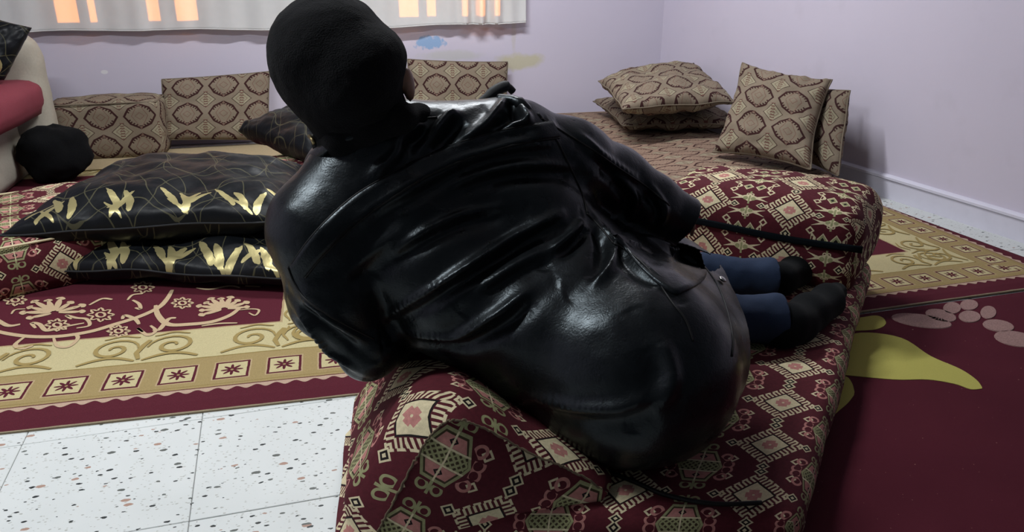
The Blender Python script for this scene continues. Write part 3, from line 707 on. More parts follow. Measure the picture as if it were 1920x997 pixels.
# near bolster: rounded wedge whose end faces the viewer
def bolster():
    root = empty('bolster', (.28, 1.45, SEAT), 'patterned wedge-shaped bolster at the near end of the mattress, under the man\'s arm', 'cushion')
    A = Vector((.045, 1.235, 0)); B = Vector((.535, 1.125, 0)); d = (B - A).normalized(); nn = Vector((-d.y, d.x, 0))
    def hit(x, y):
        r = ray(x, y); t = ((A - CAM).dot(nn)) / r.dot(nn); P = CAM + r * t; return (P - A).dot(d), P.z
    px = [(700, 1010), (718, 975), (745, 925), (775, 868), (800, 825), (826, 796), (850, 786), (880, 790), (930, 812), (990, 846), (1050, 872), (1095, 893), (1128, 915)]
    prof = [hit(*p) for p in px]
    s_ = smoothpts([(a, b, 0) for a, b in prof], 4); prof = [(p.x, p.y) for p in s_]
    zb = .02
    prof = [(prof[0][0] - .035, zb)] + [(prof[0][0] - .01, (zb + prof[0][1]) / 2)] + prof + [(prof[-1][0] + .012, SEAT + .02), (prof[-1][0] + .0, SEAT)]
    # subdivide, shape sections
    n = len(prof); NS = 22; Lg = .42; vs, fs, uvs = [], [], []
    cx = sum(p[0] for p in prof) / n; arc = [0]
    for i in range(1, n): arc.append(arc[-1] + math.hypot(prof[i][0] - prof[i - 1][0], prof[i][1] - prof[i - 1][1]))
    zmax = max(p[1] for p in prof)
    for j in range(NS + 1):
        t = j / NS; y = Lg * t
        out = math.sin(math.pi * min(1, t * 1.6)) ** .5 if t > 0 else 0
        sh = -0.03 * t
        for i, (x, z) in enumerate(prof):
            f = i / (n - 1)
            swell = .040 * min(1, (t / .12)) ** .6 if t > 0 else 0
            nx_ = (x - cx) / .25
            zz = z + swell * .6 * max(0, (z - SEAT)) / .2
            lean = 1 - .22 * t * max(0, (z - .1) / .25)
            left = -.075 * min(1, t / .15) ** .7 * max(0, 1 - f * 2.0) ** .5 * min(1, .35 + f * 5)
            q = Vector((x * 6, y * 6, z * 6)); w = noise.noise(q) * .006 * min(1, t * 8)
            P = A + d * (x + left + swell * .5 * nx_ + sh) + nn * y + Vector((0, 0, max(.014, zz * lean + w)))
            P += Vector((w, w, 0)); vs.append(P)
    for j in range(NS):
        for i in range(n - 1):
            k = j * n + i; fs.append([k, k + 1, k + n + 1, k + n]); 
            uvs.append([(arc[a] + .10, Lg * b / NS + .055) for a, b in ((i, j), (i + 1, j), (i + 1, j + 1), (i, j + 1))])
    # far cap
    fs.append([NS * n + i for i in range(n)]); uvs.append([(prof[i][0], prof[i][1]) for i in range(n)])
    o = link('bolster_cover', pydata('bolster_cover', vs, fs, uvs), M['kilim']); keep(o, root)
    # end panel, gently bulged, own weave direction
    vs, fs, uvs = [], [], []; K = 8; cz = .16; ccx = .24
    rot = math.radians(28)
    def U(x, z): return ((x - .185) * math.cos(rot) - (z - .245) * math.sin(rot) + .27, (x - .185) * math.sin(rot) + (z - .245) * math.cos(rot) + .19 + 0.0)
    loc = [];
    for k in range(K + 1):
        s = 1 - k / K
        for i, (x, z) in enumerate(prof):
            X, Z = ccx + (x - ccx) * s, cz + (z - cz) * s
            b = .020 * (1 - s ** 2.2) + .003 * noise.noise(Vector((X * 9, Z * 9, 4))) * (1 - s)
            vs.append(A + d * X - nn * b + Vector((0, 0, Z))); loc.append((X, Z))
    for k in range(K):
        for i in range(n):
            j = (i + 1) % n; f = [k * n + i, k * n + n + i, k * n + n + j, k * n + j]
            fs.append(f); uvs.append([U(*loc[q]) for q in f])
    o = link('end_panel', pydata('end_panel', vs, fs, uvs), M['kilim']); keep(o, root); o['label'] = 'flat patterned end panel'
    pts = [A + d * x + nn * 0.0 + Vector((0, 0, z)) for x, z in prof[1:-2]]
    pts = [p - nn * .002 for p in smoothpts(pts, 3)]
    rr = [.0035 + .002 * abs(noise.noise(p * 60)) for p in pts]
    tube('seam', pts, [.55 * q for q in rr], M['bolster_seam'], root, jit=.0016)
bolster()

# mattress along the right wall, with cushions on it
mattress('floor_mattress', [(1.50, 3.08), (2.47, 2.93), (2.40, 4.86), (1.42, 4.93)], .012, .115, .04, M['beige_red'], 'reddish patterned mattress along the right wall in the back corner', seed=8, pmat='beige_red', wr=.008)
# left mattress
mattress('floor_mattress', [(-1.60, 2.50), (.33, 3.32), (.25, 3.98), (-1.85, 3.28)], .012, .20, .06, M['kilim'], 'patterned mattress at left behind the stacked black pillows', seed=11, wr=.012)

def cushion(name, cs, T, mat, label, cat='cushion', group=None, **k):
    c = sum((Vector(a) for a in cs), Vector()) / 4; zmin = min(Vector(a).z for a in cs)
    root = empty(name, (c.x, c.y, zmin), label, cat, group)
    pillow('cushion_cover', root, cs, T, mat, **k); return root
# stacked black pillows in front of the left mattress
cushion('satin_pillow', [(-.87, 2.90, .07), (.04, 2.54, .07), (.24, 3.04, .09), (-.70, 3.36, .09)], .16, M['satin2'], 'lower of the two stacked black satin pillows with gold leaves', group='black and gold satin pillows', uvr=(0.02, .035), lowuv=3, piping=(.004, M['black_cloth']), inward=.045, seed=1, wr=.014)
cushion('satin_pillow', [(-.93, 2.88, .205), (.02, 2.72, .220), (.08, 3.28, .27), (-.60, 3.48, .275)], .22, M['satin'], 'upper of the two stacked black satin pillows, with dull vines on top', group='black and gold satin pillows', uvr=(0, .02), lowuv=3, piping=(.004, M['black_cloth']), inward=.045, seed=3, wr=.014)
# underlay strip before the back wall
ul = link('underlay_sheet', boxes_mesh('u', [((-1.45, 4.55, .010), (1.40, 4.93, .022))]), M['sheet'], smooth=False); ul.rotation_euler = (0, 0, 0)
md = ul.modifiers.new('b', 'BEVEL'); md.width = .006; tag(ul, 'straw-coloured thin floor mat running under the back wall cushions', 'mat')
tube('strap', [G(228, 288, .032), G(262, 287, .032), G(266, 281, .034), G(225, 282, .032), G(175, 287, .032)], .008, M['strap']); st = bpy.data.objects['strap']; tag(st, 'dark strap lying on the straw-coloured mat', 'strap')
def upright(pix, Y, dz=0, tilt=.05):     # bottom-left, bottom-right, top-right, top-left pixels; leaning back
    (a, b, c, d) = pix; return [AY(*a, Y), AY(*b, Y), AY(*c, Y + tilt), AY(*d, Y + tilt)]
cushion('patterned_cushion', upright([(303, 262), (505, 263), (506, 134), (303, 149)], 4.88, tilt=.13), .11, M['beige'], 'square beige patterned cushion leaning on the back wall beside the long low one', group=GR, uvr=(.06, .02), inward=.025, seed=21, piping=(.004, M['beige_dark']))
cushion('patterned_cushion', upright([(762, 264), (952, 258), (952, 116), (764, 111)], 4.82, tilt=.12), .11, M['beige'], 'beige patterned cushion against the back wall, right of the man\'s head', group=GR, uvr=(.03, .0), inward=.03, seed=22, piping=(.004, M['beige_dark']))
# long low block cushion at back left
q0, q1 = AY(92, 262, 4.72), AY(306, 264, 4.70)
lowroot = mattress('block_cushion', [(q0.x, 4.76), (q1.x, 4.74), (q1.x + .02, 5.00), (q0.x, 5.02)], .024, .335, .05, M['beige'], 'long low beige patterned block cushion at the far left of the back wall', 'cushion', seed=14, uvr=(.02, .05), n=(24, 10, 14), pmat='beige_dark')
# right wall group: leaning cushion, one behind it, and a stack of two
cushion('patterned_cushion', [G(1337, 285, .16), G(1520, 318, .16), W(1560, 150, ZC(G(1520, 318, .16)) + .12), W(1392, 118, ZC(G(1337, 285, .16)) + .12)], .17, M['beige'], 'large beige patterned cushion leaning upright on the mattress by the right wall', group=GR, uvr=(.02, .03), inward=.10, seed=31, piping=(.005, M['beige_dark']), wr=.012)
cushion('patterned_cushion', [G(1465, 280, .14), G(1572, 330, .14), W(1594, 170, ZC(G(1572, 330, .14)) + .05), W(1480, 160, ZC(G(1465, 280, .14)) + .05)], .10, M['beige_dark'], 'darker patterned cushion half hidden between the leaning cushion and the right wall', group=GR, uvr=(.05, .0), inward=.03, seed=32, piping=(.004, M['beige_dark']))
p = lambda x, y, d: W(x, y, d)
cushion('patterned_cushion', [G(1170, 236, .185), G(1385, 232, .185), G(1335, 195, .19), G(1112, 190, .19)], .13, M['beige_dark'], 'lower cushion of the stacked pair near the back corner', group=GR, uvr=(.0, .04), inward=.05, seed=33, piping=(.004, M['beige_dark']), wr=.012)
cushion('patterned_cushion', [G(1168, 205, .32), G(1380, 192, .32), W(1300, 120, ZC(G(1310, 165, .30))), W(1122, 152, ZC(G(1135, 175, .30)))], .17, M['beige'], 'plump upper cushion of the stacked pair near the back corner', group=GR, uvr=(.03, .02), inward=.05, seed=34, piping=(.004, M['beige_dark']), wr=.014)
# dark cushion behind the man's head
cushion('dark_cushion', [G(446, 246, .27), G(585, 297, .245), G(720, 262, .27), G(560, 202, .36)], .18, M['satin'], 'black cushion with faint pattern lying behind the man\'s head', inward=.04, seed=41, wr=.01, uvr=(0, .2))
# armchair at the left edge
def armchair():
    root = empty('armchair', (-1.55, 4.45, 0.0), 'cream upholstered armchair with a red seat cloth, cut off by the left edge', 'armchair')
    def sb(nm, quad, z0, z1, r, mat, **k):
        o, e = softbox(nm, root, quad, z0, z1, r, mat, **k); return o
    sb('seat_base', [(-1.95, 4.0), (-1.28, 4.02), (-1.24, 4.62), (-1.95, 4.6)], .02, .33, .06, M['offwhite'], n=(12, 12, 8))
    o = sb('seat_cushion', [(-1.98, 3.88), (-1.17, 3.92), (-1.10, 4.55), (-1.95, 4.5)], .33, .50, .07, M['red_cloth'], n=(16, 14, 8)); o['label'] = 'red cloth cover'
    sb('backrest', [(-1.95, 4.50), (-1.11, 4.50), (-1.11, 4.78), (-1.95, 4.78)], .10, .70, .12, M['offwhite'], n=(16, 10, 16))
armchair()
cushion('dark_cushion', [AY(-75, 160, 4.33), AY(8, 150, 4.33), AY(60, 52, 4.42), AY(-50, 22, 4.42)], .12, M['satin'], 'black patterned cushion resting on the armchair back at top left', inward=.03, seed=43)
# dark bag on the floor
def bag():
    root = empty('bag', G(95, 290, .02), 'soft black bag slumped on the floor in front of the armchair', 'bag')
    bm = bmesh.new(); bmesh.ops.create_icosphere(bm, subdivisions=4, radius=1)
    c = Vector((AY(95, 250, 4.38).x, 4.38, .012)); root.location = c
    for v in bm.verts:
        n_ = noise.noise(v.co * 1.7 + Vector((3, 1, 2))) * .22 + noise.noise(v.co * 4) * .08
        v.co = v.co * (1 + n_); v.co = Vector((v.co.x * .155, v.co.y * .12, max(.002, v.co.z * .15 + .14)))
    me = bpy.data.meshes.new('bag_body'); bm.to_mesh(me); bm.free(); o = link('bag_body', me, M['wool'], root)
bag()

# ------------------------------------------------------------------ the man
def nets(F, org, h):
    nx, ny, nz_ = F.shape; s = F < 0
    c = [s[i:nx - 1 + i, j:ny - 1 + j, k:nz_ - 1 + k] for i in (0, 1) for j in (0, 1) for k in (0, 1)]
    tot = sum(x.astype(np.int8) for x in c); act = (tot > 0) & (tot < 8)
    ids = -np.ones(act.shape, dtype=np.int64); I = np.argwhere(act); ids[act] = np.arange(len(I))
    acc = np.zeros((len(I), 3)); cnt = np.zeros(len(I))
    cor = [np.array((i, j, k)) for i in (0, 1) for j in (0, 1) for k in (0, 1)]
    for a in range(8):
        for b in range(a + 1, 8):
            if abs(cor[a] - cor[b]).sum() != 1: continue
            pa, pb = I + cor[a], I + cor[b]; fa = F[pa[:, 0], pa[:, 1], pa[:, 2]]; fb = F[pb[:, 0], pb[:, 1], pb[:, 2]]
            mm = (fa < 0) != (fb < 0); t = np.where(mm, fa / np.where(mm, fa - fb, 1), 0)
            acc += np.where(mm[:, None], pa + (pb - pa) * t[:, None], 0); cnt += mm
    V = acc / cnt[:, None] * h + np.array(org); Q = []
    for ax in range(3):
        o1, o2 = [(1, 2), (2, 0), (0, 1)][ax]
        sl0 = [slice(None)] * 3; sl1 = [slice(None)] * 3; sl0[ax] = slice(0, -1); sl1[ax] = slice(1, None)
        A, B = s[tuple(sl0)], s[tuple(sl1)]; E = np.argwhere(A != B)
        lim = np.array(act.shape); ok = (E[:, o1] > 0) & (E[:, o2] > 0) & (E[:, o1] < lim[o1]) & (E[:, o2] < lim[o2]); E = E[ok]
        fl_ = A[E[:, 0], E[:, 1], E[:, 2]]
        def g(d1, d2): q = E.copy(); q[:, o1] -= d1; q[:, o2] -= d2; return ids[q[:, 0], q[:, 1], q[:, 2]]
        q = np.stack([g(0, 0), g(1, 0), g(1, 1), g(0, 1)], 1); q[~fl_] = q[~fl_][:, ::-1]; Q.append(q)
    return V, np.concatenate(Q)
def cone(P, a, b, ra, rb):
    a, b = np.array(a, np.float32), np.array(b, np.float32); d = b - a; L = np.float32(max((d @ d), 1e-9)); Q = P - a; t = np.clip((Q @ d) / L, 0, 1)
    Q -= t[..., None] * d; return np.sqrt(np.einsum('...i,...i->...', Q, Q)) - (np.float32(ra) + np.float32(rb - ra) * t)
def ellip(P, c, R, rad):
    q = (P - np.array(c, np.float32)) @ np.array(R, np.float32).T; rad = np.array(rad, np.float32); k0 = np.sqrt(((q / rad) ** 2).sum(-1)); k1 = np.sqrt(((q / rad ** 2) ** 2).sum(-1)) + 1e-9
    return k0 * (k0 - 1) / k1
def field(prims, h, pad=.03):
    """prims: (fn, center-box lo, hi, blend k, sign)"""
    lo = np.min([p[1] for p in prims], 0) - pad; hi = np.max([p[2] for p in prims], 0) + pad
    n = np.ceil((hi - lo) / h).astype(int) + 1; F = np.full(tuple(n), 1.0, dtype=np.float32)
    ax = [(lo[i] + h * np.arange(n[i])).astype(np.float32) for i in range(3)]
    for fn, a, b, k, sg in prims:
        i0 = np.maximum(((np.array(a) - k - .02 - lo) / h).astype(int), 0); i1 = np.minimum(((np.array(b) + k + .02 - lo) / h).astype(int) + 2, n)
        sl = tuple(slice(i0[i], i1[i]) for i in range(3))
        P = np.stack(np.meshgrid(*[ax[i][i0[i]:i1[i]] for i in range(3)], indexing='ij'), -1); v = fn(P); f = F[sl]
        if sg > 0: hh = np.maximum(k - np.abs(f - v), 0) / k; F[sl] = np.minimum(f, v) - hh * hh * k * .25
        else: hh = np.maximum(k - np.abs(f + v), 0) / k; F[sl] = np.maximum(f, -v) + hh * hh * k * .25
    return F, lo
def pc(a, b, ra, rb, k=.04, sg=1):
    a, b = np.array(a), np.array(b); return (lambda P: cone(P, a, b, ra, rb), np.minimum(a - ra, b - rb), np.maximum(a + ra, b + rb), k, sg)
def pe(c, R, rad, k=.04, sg=1):
    c = np.array(c); mr = max(rad); return (lambda P: ellip(P, c, R, rad), c - mr, c + mr, k, sg)
def chain(pts, k=.04): return [pc(a[0], b[0], a[1], b[1], k) for a, b in zip(pts, pts[1:])]
def grown(name, prims, h, mat, root, post=None, smooth=3):
    F, lo = field(prims, h); V, Q = nets(F, lo, h)
    me = bpy.data.meshes.new(name); me.vertices.add(len(V)); me.vertices.foreach_set('co', V.ravel())
    me.loops.add(Q.size); me.polygons.add(len(Q)); me.polygons.foreach_set('loop_start', np.arange(len(Q)) * 4); me.polygons.foreach_set('loop_total', np.full(len(Q), 4))
    me.loops.foreach_set('vertex_index', Q.ravel()); me.update(); me.validate()
    bm = bmesh.new(); bm.from_mesh(me)
    for _ in range(smooth): bmesh.ops.smooth_vert(bm, verts=bm.verts, factor=.5, use_axis_x=True, use_axis_y=True, use_axis_z=True)
    if post: post(bm)
    bm.normal_update(); bm.to_mesh(me); bm.free()
    o = link(name, me, mat); keep(o, root); return o
def cut(bm, co, no, near=None, rad=1.0):
    """open the cloth at a plane, only close to a point"""
    co, no = Vector(co), Vector(no).normalized(); near = Vector(near) if near is not None else co
    gm = [f for f in bm.faces if (f.calc_center_median() - near).length < rad]
    vs = {v for f in gm for v in f.verts}; es = {e for f in gm for e in f.edges}
    bmesh.ops.bisect_plane(bm, geom=list(gm) + list(vs) + list(es), plane_co=co, plane_no=no, dist=1e-5)
    dead = [f for f in bm.faces if (f.calc_center_median() - co).dot(no) > 0 and (f.calc_center_median() - near).length < rad]
    bmesh.ops.delete(bm, geom=dead, context='FACES')

man = empty('person', G(1190, 860, SEAT), 'person reclining on the mattress seen from behind, black wool cap, black leather coat, jeans', 'person')
def w(x, y, d): return np.array(W(x, y, d))
def gz(x, y, z): return np.array(G(x, y, z))
Lsh = w(604, 432, 1.56); Rsh = w(962, 278, 1.66); nk = w(700, 285, 1.60); hip = gz(1185, 685, .315)
Lel = w(690, 650, 1.60); Rel = w(1150, 338, 1.80); Rcf = w(1279, 410, 1.86); Lwr = gz(860, 600, .22)
sk1 = gz(1312, 580, .265)
kneeN = gz(1215, 590, .22); ankN = gz(1452, 600, .19); kneeF = gz(1215, 508, .235); ankF = gz(1438, 522, .20)
def jacket_prims(g=0.0, k=.05):
    P = []
    P += [pc(nk, Lsh, .095 + g, .104 + g, k), pc(nk, Rsh, .10 + g, .098 + g, k)]
    P += [pc(w(750, 375, 1.62), w(860, 520, 1.66), .135 + g, .150 + g, k), pc(w(850, 330, 1.64), w(960, 420, 1.70), .115 + g, .145 + g, k), pc(w(680, 430, 1.60), w(850, 525, 1.65), .105 + g, .145 + g, k)]
    P += [pc(w(860, 520, 1.66), w(1000, 600, 1.66), .150 + g, .165 + g, k), pc(w(980, 430, 1.70), w(1075, 545, 1.72), .145 + g, .155 + g, k)]
    P += [pc(w(1000, 600, 1.66), hip, .165 + g, .185 + g, k), pc(w(1070, 545, 1.72), hip, .155 + g, .185 + g, k)]
    P += [pc(w(1100, 450, 1.80), w(1215, 470, 1.88), .075 + g, .06 + g, k)]
    P += [pc(gz(1225, 715, .275), gz(1360, 642, .235), .145 + g, .105 + g, k)]
    P += [pc(hip, sk1, .180 + g, .118 + g, k), pc(w(1090, 560, 1.74), gz(1260, 520, .30), .14 + g, .095 + g, k), pc(gz(1260, 520, .30), gz(1420, 600, .24), .095 + g, .105 + g, k), pc(sk1, gz(1440, 610, .22), .118 + g, .105 + g, k)]
    return P
def arm_prims(g=0.0, k=.03):
    return chain([(Lsh, .098 + g), (w(628, 560, 1.57), .082 + g), (Lel, .060 + g)], k) + chain([(Lel, .062 + g), (Lwr, .045 + g), (Lwr + (Lwr - Lel) * .25, .045 + g)], k) + \
        chain([(Rsh, .094 + g), (w(1060, 300, 1.72), .088 + g), (Rel, .075 + g), (w(1225, 388, 1.84), .066 + g), (Rcf, .050 + g), (Rcf + (Rcf - Rel) * .3, .048 + g)], k)
# folds and seams: polylines on the back, later laid on the surface
# (points, width, height, sharp) measured on the photograph
FOLDS = [
    ([(728, 593), (790, 556), (863, 509), (920, 472), (965, 444), (1010, 420), (1055, 398)], .011, .011),
    ([(772, 630), (845, 633), (880, 620), (917, 599), (955, 575), (990, 546)], .013, .012),
    ([(732, 477), (775, 447), (814, 425), (870, 402), (940, 387)], .011, .007),
    ([(680, 412), (730, 378), (777, 352), (830, 322), (888, 294), (960, 276), (1045, 268)], .010, .006),
    ([(851, 345), (905, 325), (962, 312), (1020, 308), (1070, 312)], .011, .008),
    ([(1034, 469), (1066, 444), (1092, 415)], .009, .010),
    ([(1128, 425), (1145, 450), (1151, 478), (1140, 508), (1115, 530)], .012, .013),
    ([(795, 275), (815, 250), (840, 222), (858, 212)], .012, .014), ([(745, 262), (775, 245), (790, 232)], .010, .010),
    ([(700, 330), (740, 290), (752, 262)], .014, .009), ([(870, 262), (910, 235), (940, 205), (955, 180)], .012, .012), ([(920, 250), (960, 235), (992, 222)], .010, .009), ([(960, 175), (975, 200), (990, 225)], .009, .010),
    ([(1160, 462), (1200, 500), (1245, 528)], .012, .008), ([(1175, 450), (1215, 470), (1250, 500)], .009, .008), ([(1210, 445), (1265, 470), (1300, 500)], .008, .007),
    ([(1000, 745), (1080, 765), (1160, 765), (1220, 745)], .018, .009), ([(570, 560), (620, 600), (680, 640)], .010, .010), ([(560, 590), (610, 650), (660, 690)], .010, .010),
    ([(900, 540), (960, 500), (1020, 470)], .012, .006), ([(1240, 640), (1260, 700), (1240, 760)], .018, .007),
    ([(640, 520), (700, 470), (760, 430)], .016, .004), ([(1090, 250), (1140, 300), (1200, 340)], .012, .006), ([(1160, 330), (1190, 370), (1180, 410)], .010, .009), ([(1220, 350), (1245, 390), (1240, 420)], .009, .008),
]
def lay(bvh, pts, k=8, lift=0):
    out = []
    for p in smoothpts([(x, y, 0) for x, y in pts], k):
        r = ray(p.x, p.y).normalized(); hitp, n, i, d = bvh.ray_cast(CAM, r)
        if hitp is not None: out.append(hitp + (n if n.dot(r) < 0 else -n) * lift)
    return out
def shape_jacket(bm):
    hd = Vector(ankN - sk1); hd.normalize()
    hc = Vector(W(1392, 570, 1.0)) ; r = ray(1392, 585); t = (Vector(sk1) - CAM).dot(hd); base = CAM + r * ((Vector(sk1) - CAM).length / r.length)
    bm.normal_update(); b0 = BVHTree.FromBMesh(bm); h1 = b0.ray_cast(CAM, ray(1338, 505).normalized())[0] or G(1338, 505, .3); h2 = b0.ray_cast(CAM, ray(1395, 640).normalized())[0] or G(1395, 640, .2); ax = (h2 - h1).normalized(); hn = (hd - ax * hd.dot(ax)).normalized()
    cut(bm, (h1 + h2) / 2 + hn * .032, hn, (h1 + h2) / 2 + hn * .10 + Vector((.03, .05, 0)), .30)
    ad = Vector(Rcf - Rel).normalized(); cut(bm, Vector(Rcf) + ad * .01, ad, Vector(Rcf) + ad * .03, .12)
    ld = Vector(Lwr - Lel).normalized(); cut(bm, Vector(Lwr), ld, Vector(Lwr) + ld * .03, .1)
    bm.normal_update(); bvh = BVHTree.FromBMesh(bm)
    V = np.array([v.co[:] for v in bm.verts]); N = np.array([v.normal[:] for v in bm.verts]); D = np.zeros(len(V))
    for pts, wd_, hh in FOLDS:
        L = lay(bvh, pts)
        if len(L) < 3: continue
        L = np.array([p[:] for p in L]); n = len(L)
        lo, hi = L.min(0) - .06, L.max(0) + .06; sel = np.where(((V > lo) & (V < hi)).all(1))[0]
        j = np.zeros(len(sel), int); dm = np.zeros(len(sel))
        for c0 in range(0, len(sel), 8000):
            d = np.sqrt(((V[sel[c0:c0 + 8000]][:, None] - L[None]) ** 2).sum(-1)); j[c0:c0 + 8000] = d.argmin(1); dm[c0:c0 + 8000] = d.min(1)
        tap = np.sin(np.pi * np.clip((j + .5) / n, 0.02, .98)) ** .6
        # ridge with a valley on its lower side
        T = L[np.minimum(j + 1, n - 1)] - L[np.maximum(j - 1, 0)]; side = np.cross(T, N[sel]); sd = ((V[sel] - L[j]) * side).sum(1) / (np.linalg.norm(side, axis=1) + 1e-9)
        wd_ *= .85; D[sel] += tap * hh * 1.9 * (np.exp(-(dm / wd_) ** 2) - .75 * np.exp(-((sd - 2.0 * wd_) / (1.6 * wd_)) ** 2) * (np.abs(dm) < wd_ * 6))
    for i, v in enumerate(bm.verts):
        q = v.co; D[i] += noise.noise(q * 7) * .006 + noise.noise(Vector((q.x * 16, q.y * 16, q.z * 22))) * .0022
        v.co = q + Vector(N[i]) * D[i]
jk = grown('leather_coat', jacket_prims() + arm_prims(), .006, M['leather'], man, post=shape_jacket, smooth=2)
md = jk.modifiers.new('s', 'SOLIDIFY'); md.thickness = .004; md.offset = -1
md = jk.modifiers.new('u', 'SUBSURF'); md.levels = md.render_levels = 1
bmj = bmesh.new(); bmj.from_mesh(jk.data); bvj = BVHTree.FromBMesh(bmj)
def seam(pts, r=.0021, mat='seam', lift=.0006, name='seam'):
    L = lay(bvj, pts, 6, lift)
    if len(L) > 2: return tube(name, L, r, M[mat], man, n=6)
up_ = [(545, 498), (575, 455), (610, 415), (660, 370), (710, 338), (770, 305), (840, 275), (910, 252), (970, 238), (1032, 228)]
dn_ = [(572, 520), (600, 485), (640, 445), (690, 402), (740, 368), (800, 332), (870, 300), (940, 278), (1000, 265), (1048, 258)]
seam(up_, .0022); seam(dn_, .003)
seam([(540, 500), (552, 530), (572, 560), (610, 588), (650, 610), (700, 635)]); seam([(1008, 212), (1030, 240), (1050, 275), (1072, 320), (1090, 360), (1102, 400)])
seam([(1015, 222), (1060, 250), (1110, 280), (1160, 315), (1215, 352), (1255, 385)]); seam([(1150, 455), (1190, 480), (1225, 515), (1255, 560), (1285, 600), (1300, 640)])
seam([(1322, 500), (1348, 540), (1364, 585), (1374, 635), (1372, 668)]); seam([(612, 270), (650, 250), (700, 235), (760, 225), (820, 220)]); seam([(1100, 400), (1125, 425), (1150, 455)])
# band of leather between the two yoke seams, slightly proud
def yoke():
    a = lay(bvj, up_, 8, .0); b = lay(bvj, dn_, 8, .0); n = min(len(a), len(b)); vs, fs = [], []
    for i in range(n):
        A, B = a[int(i * len(a) / n)], b[int(i * len(b) / n)]
        for t in (0, .04, .25, .5, .75, .96, 1):
            p = A.lerp(B, t); h_, nn, _, _ = bvj.find_nearest(p); nn = nn if nn.dot(CAM - h_) > 0 else -nn
            vs.append(h_ + nn * (-.001 if t in (0, 1) else .0055))
    for i in range(n - 1):
        for k in range(6): fs.append([i * 7 + k, i * 7 + k + 1, i * 7 + 8 + k, i * 7 + 7 + k])
    me = pydata('yoke_band', vs, fs); o = link('yoke_band', me, M['leather']); keep(o, man)
yoke()
# pocket flap and snap
def flap():
    out = [(1150, 445), (1185, 437), (1235, 446), (1275, 468), (1308, 490), (1324, 515), (1308, 535), (1280, 548), (1262, 552), (1230, 530), (1195, 495)]
    ctr = (1250, 492); vs, fs = [], []
    ringN = len(smoothpts([(x, y, 0) for x, y in out + [out[0]]], 5)) - 1
    ring = [(p.x, p.y) for p in smoothpts([(x, y, 0) for x, y in out + [out[0]]], 5)][:-1]
    for k, s in enumerate((1.0, .985, .9, .7, .45, .2)):
        for x, y in ring:
            X, Y = ctr[0] + (x - ctr[0]) * s, ctr[1] + (y - ctr[1]) * s
            r = ray(X, Y).normalized(); h_, nn, _, _ = bvj.ray_cast(CAM, r)
            if h_ is None: h_, nn, _, _ = bvj.find_nearest(Vector(gz(X, Y, .34)))
            nn = nn if nn.dot(CAM - h_) > 0 else -nn; vs.append(h_ + nn * (.0 if k == 0 else .007))
    for k in range(5):
        for i in range(ringN): fs.append([k * ringN + i, k * ringN + (i + 1) % ringN, (k + 1) * ringN + (i + 1) % ringN, (k + 1) * ringN + i])
    fs.append([5 * ringN + i for i in range(ringN)])
    me = pydata('pocket_flap', vs, fs); bm = bmesh.new(); bm.from_mesh(me)
    for _ in range(4): bmesh.ops.smooth_vert(bm, verts=[v for v in bm.verts if v.index >= ringN * 2], factor=.5, use_axis_x=True, use_axis_y=True, use_axis_z=True)
    bm.to_mesh(me); bm.free(); o = link('pocket_flap', me, M['leather']); keep(o, man)
    L = lay(bvj, [(1350, 525), (1352, 527), (1355, 530)], 2, .006)
    if L:
        bm = bmesh.new(); bmesh.ops.create_uvsphere(bm, u_segments=20, v_segments=10, radius=.0095)
        for v in bm.verts: v.co.z *= .5
        h_ = L[len(L) // 2]; _, nn, _, _ = bvj.find_nearest(h_); nn = nn if nn.dot(CAM - h_) > 0 else -nn
        bmesh.ops.transform(bm, matrix=Matrix.Translation(h_) @ nn.to_track_quat('Z', 'Y').to_matrix().to_4x4(), verts=bm.verts)
        me = bpy.data.meshes.new('snap_button'); bm.to_mesh(me); bm.free(); keep(link('snap_button', me, M['metal']), man)
flap()

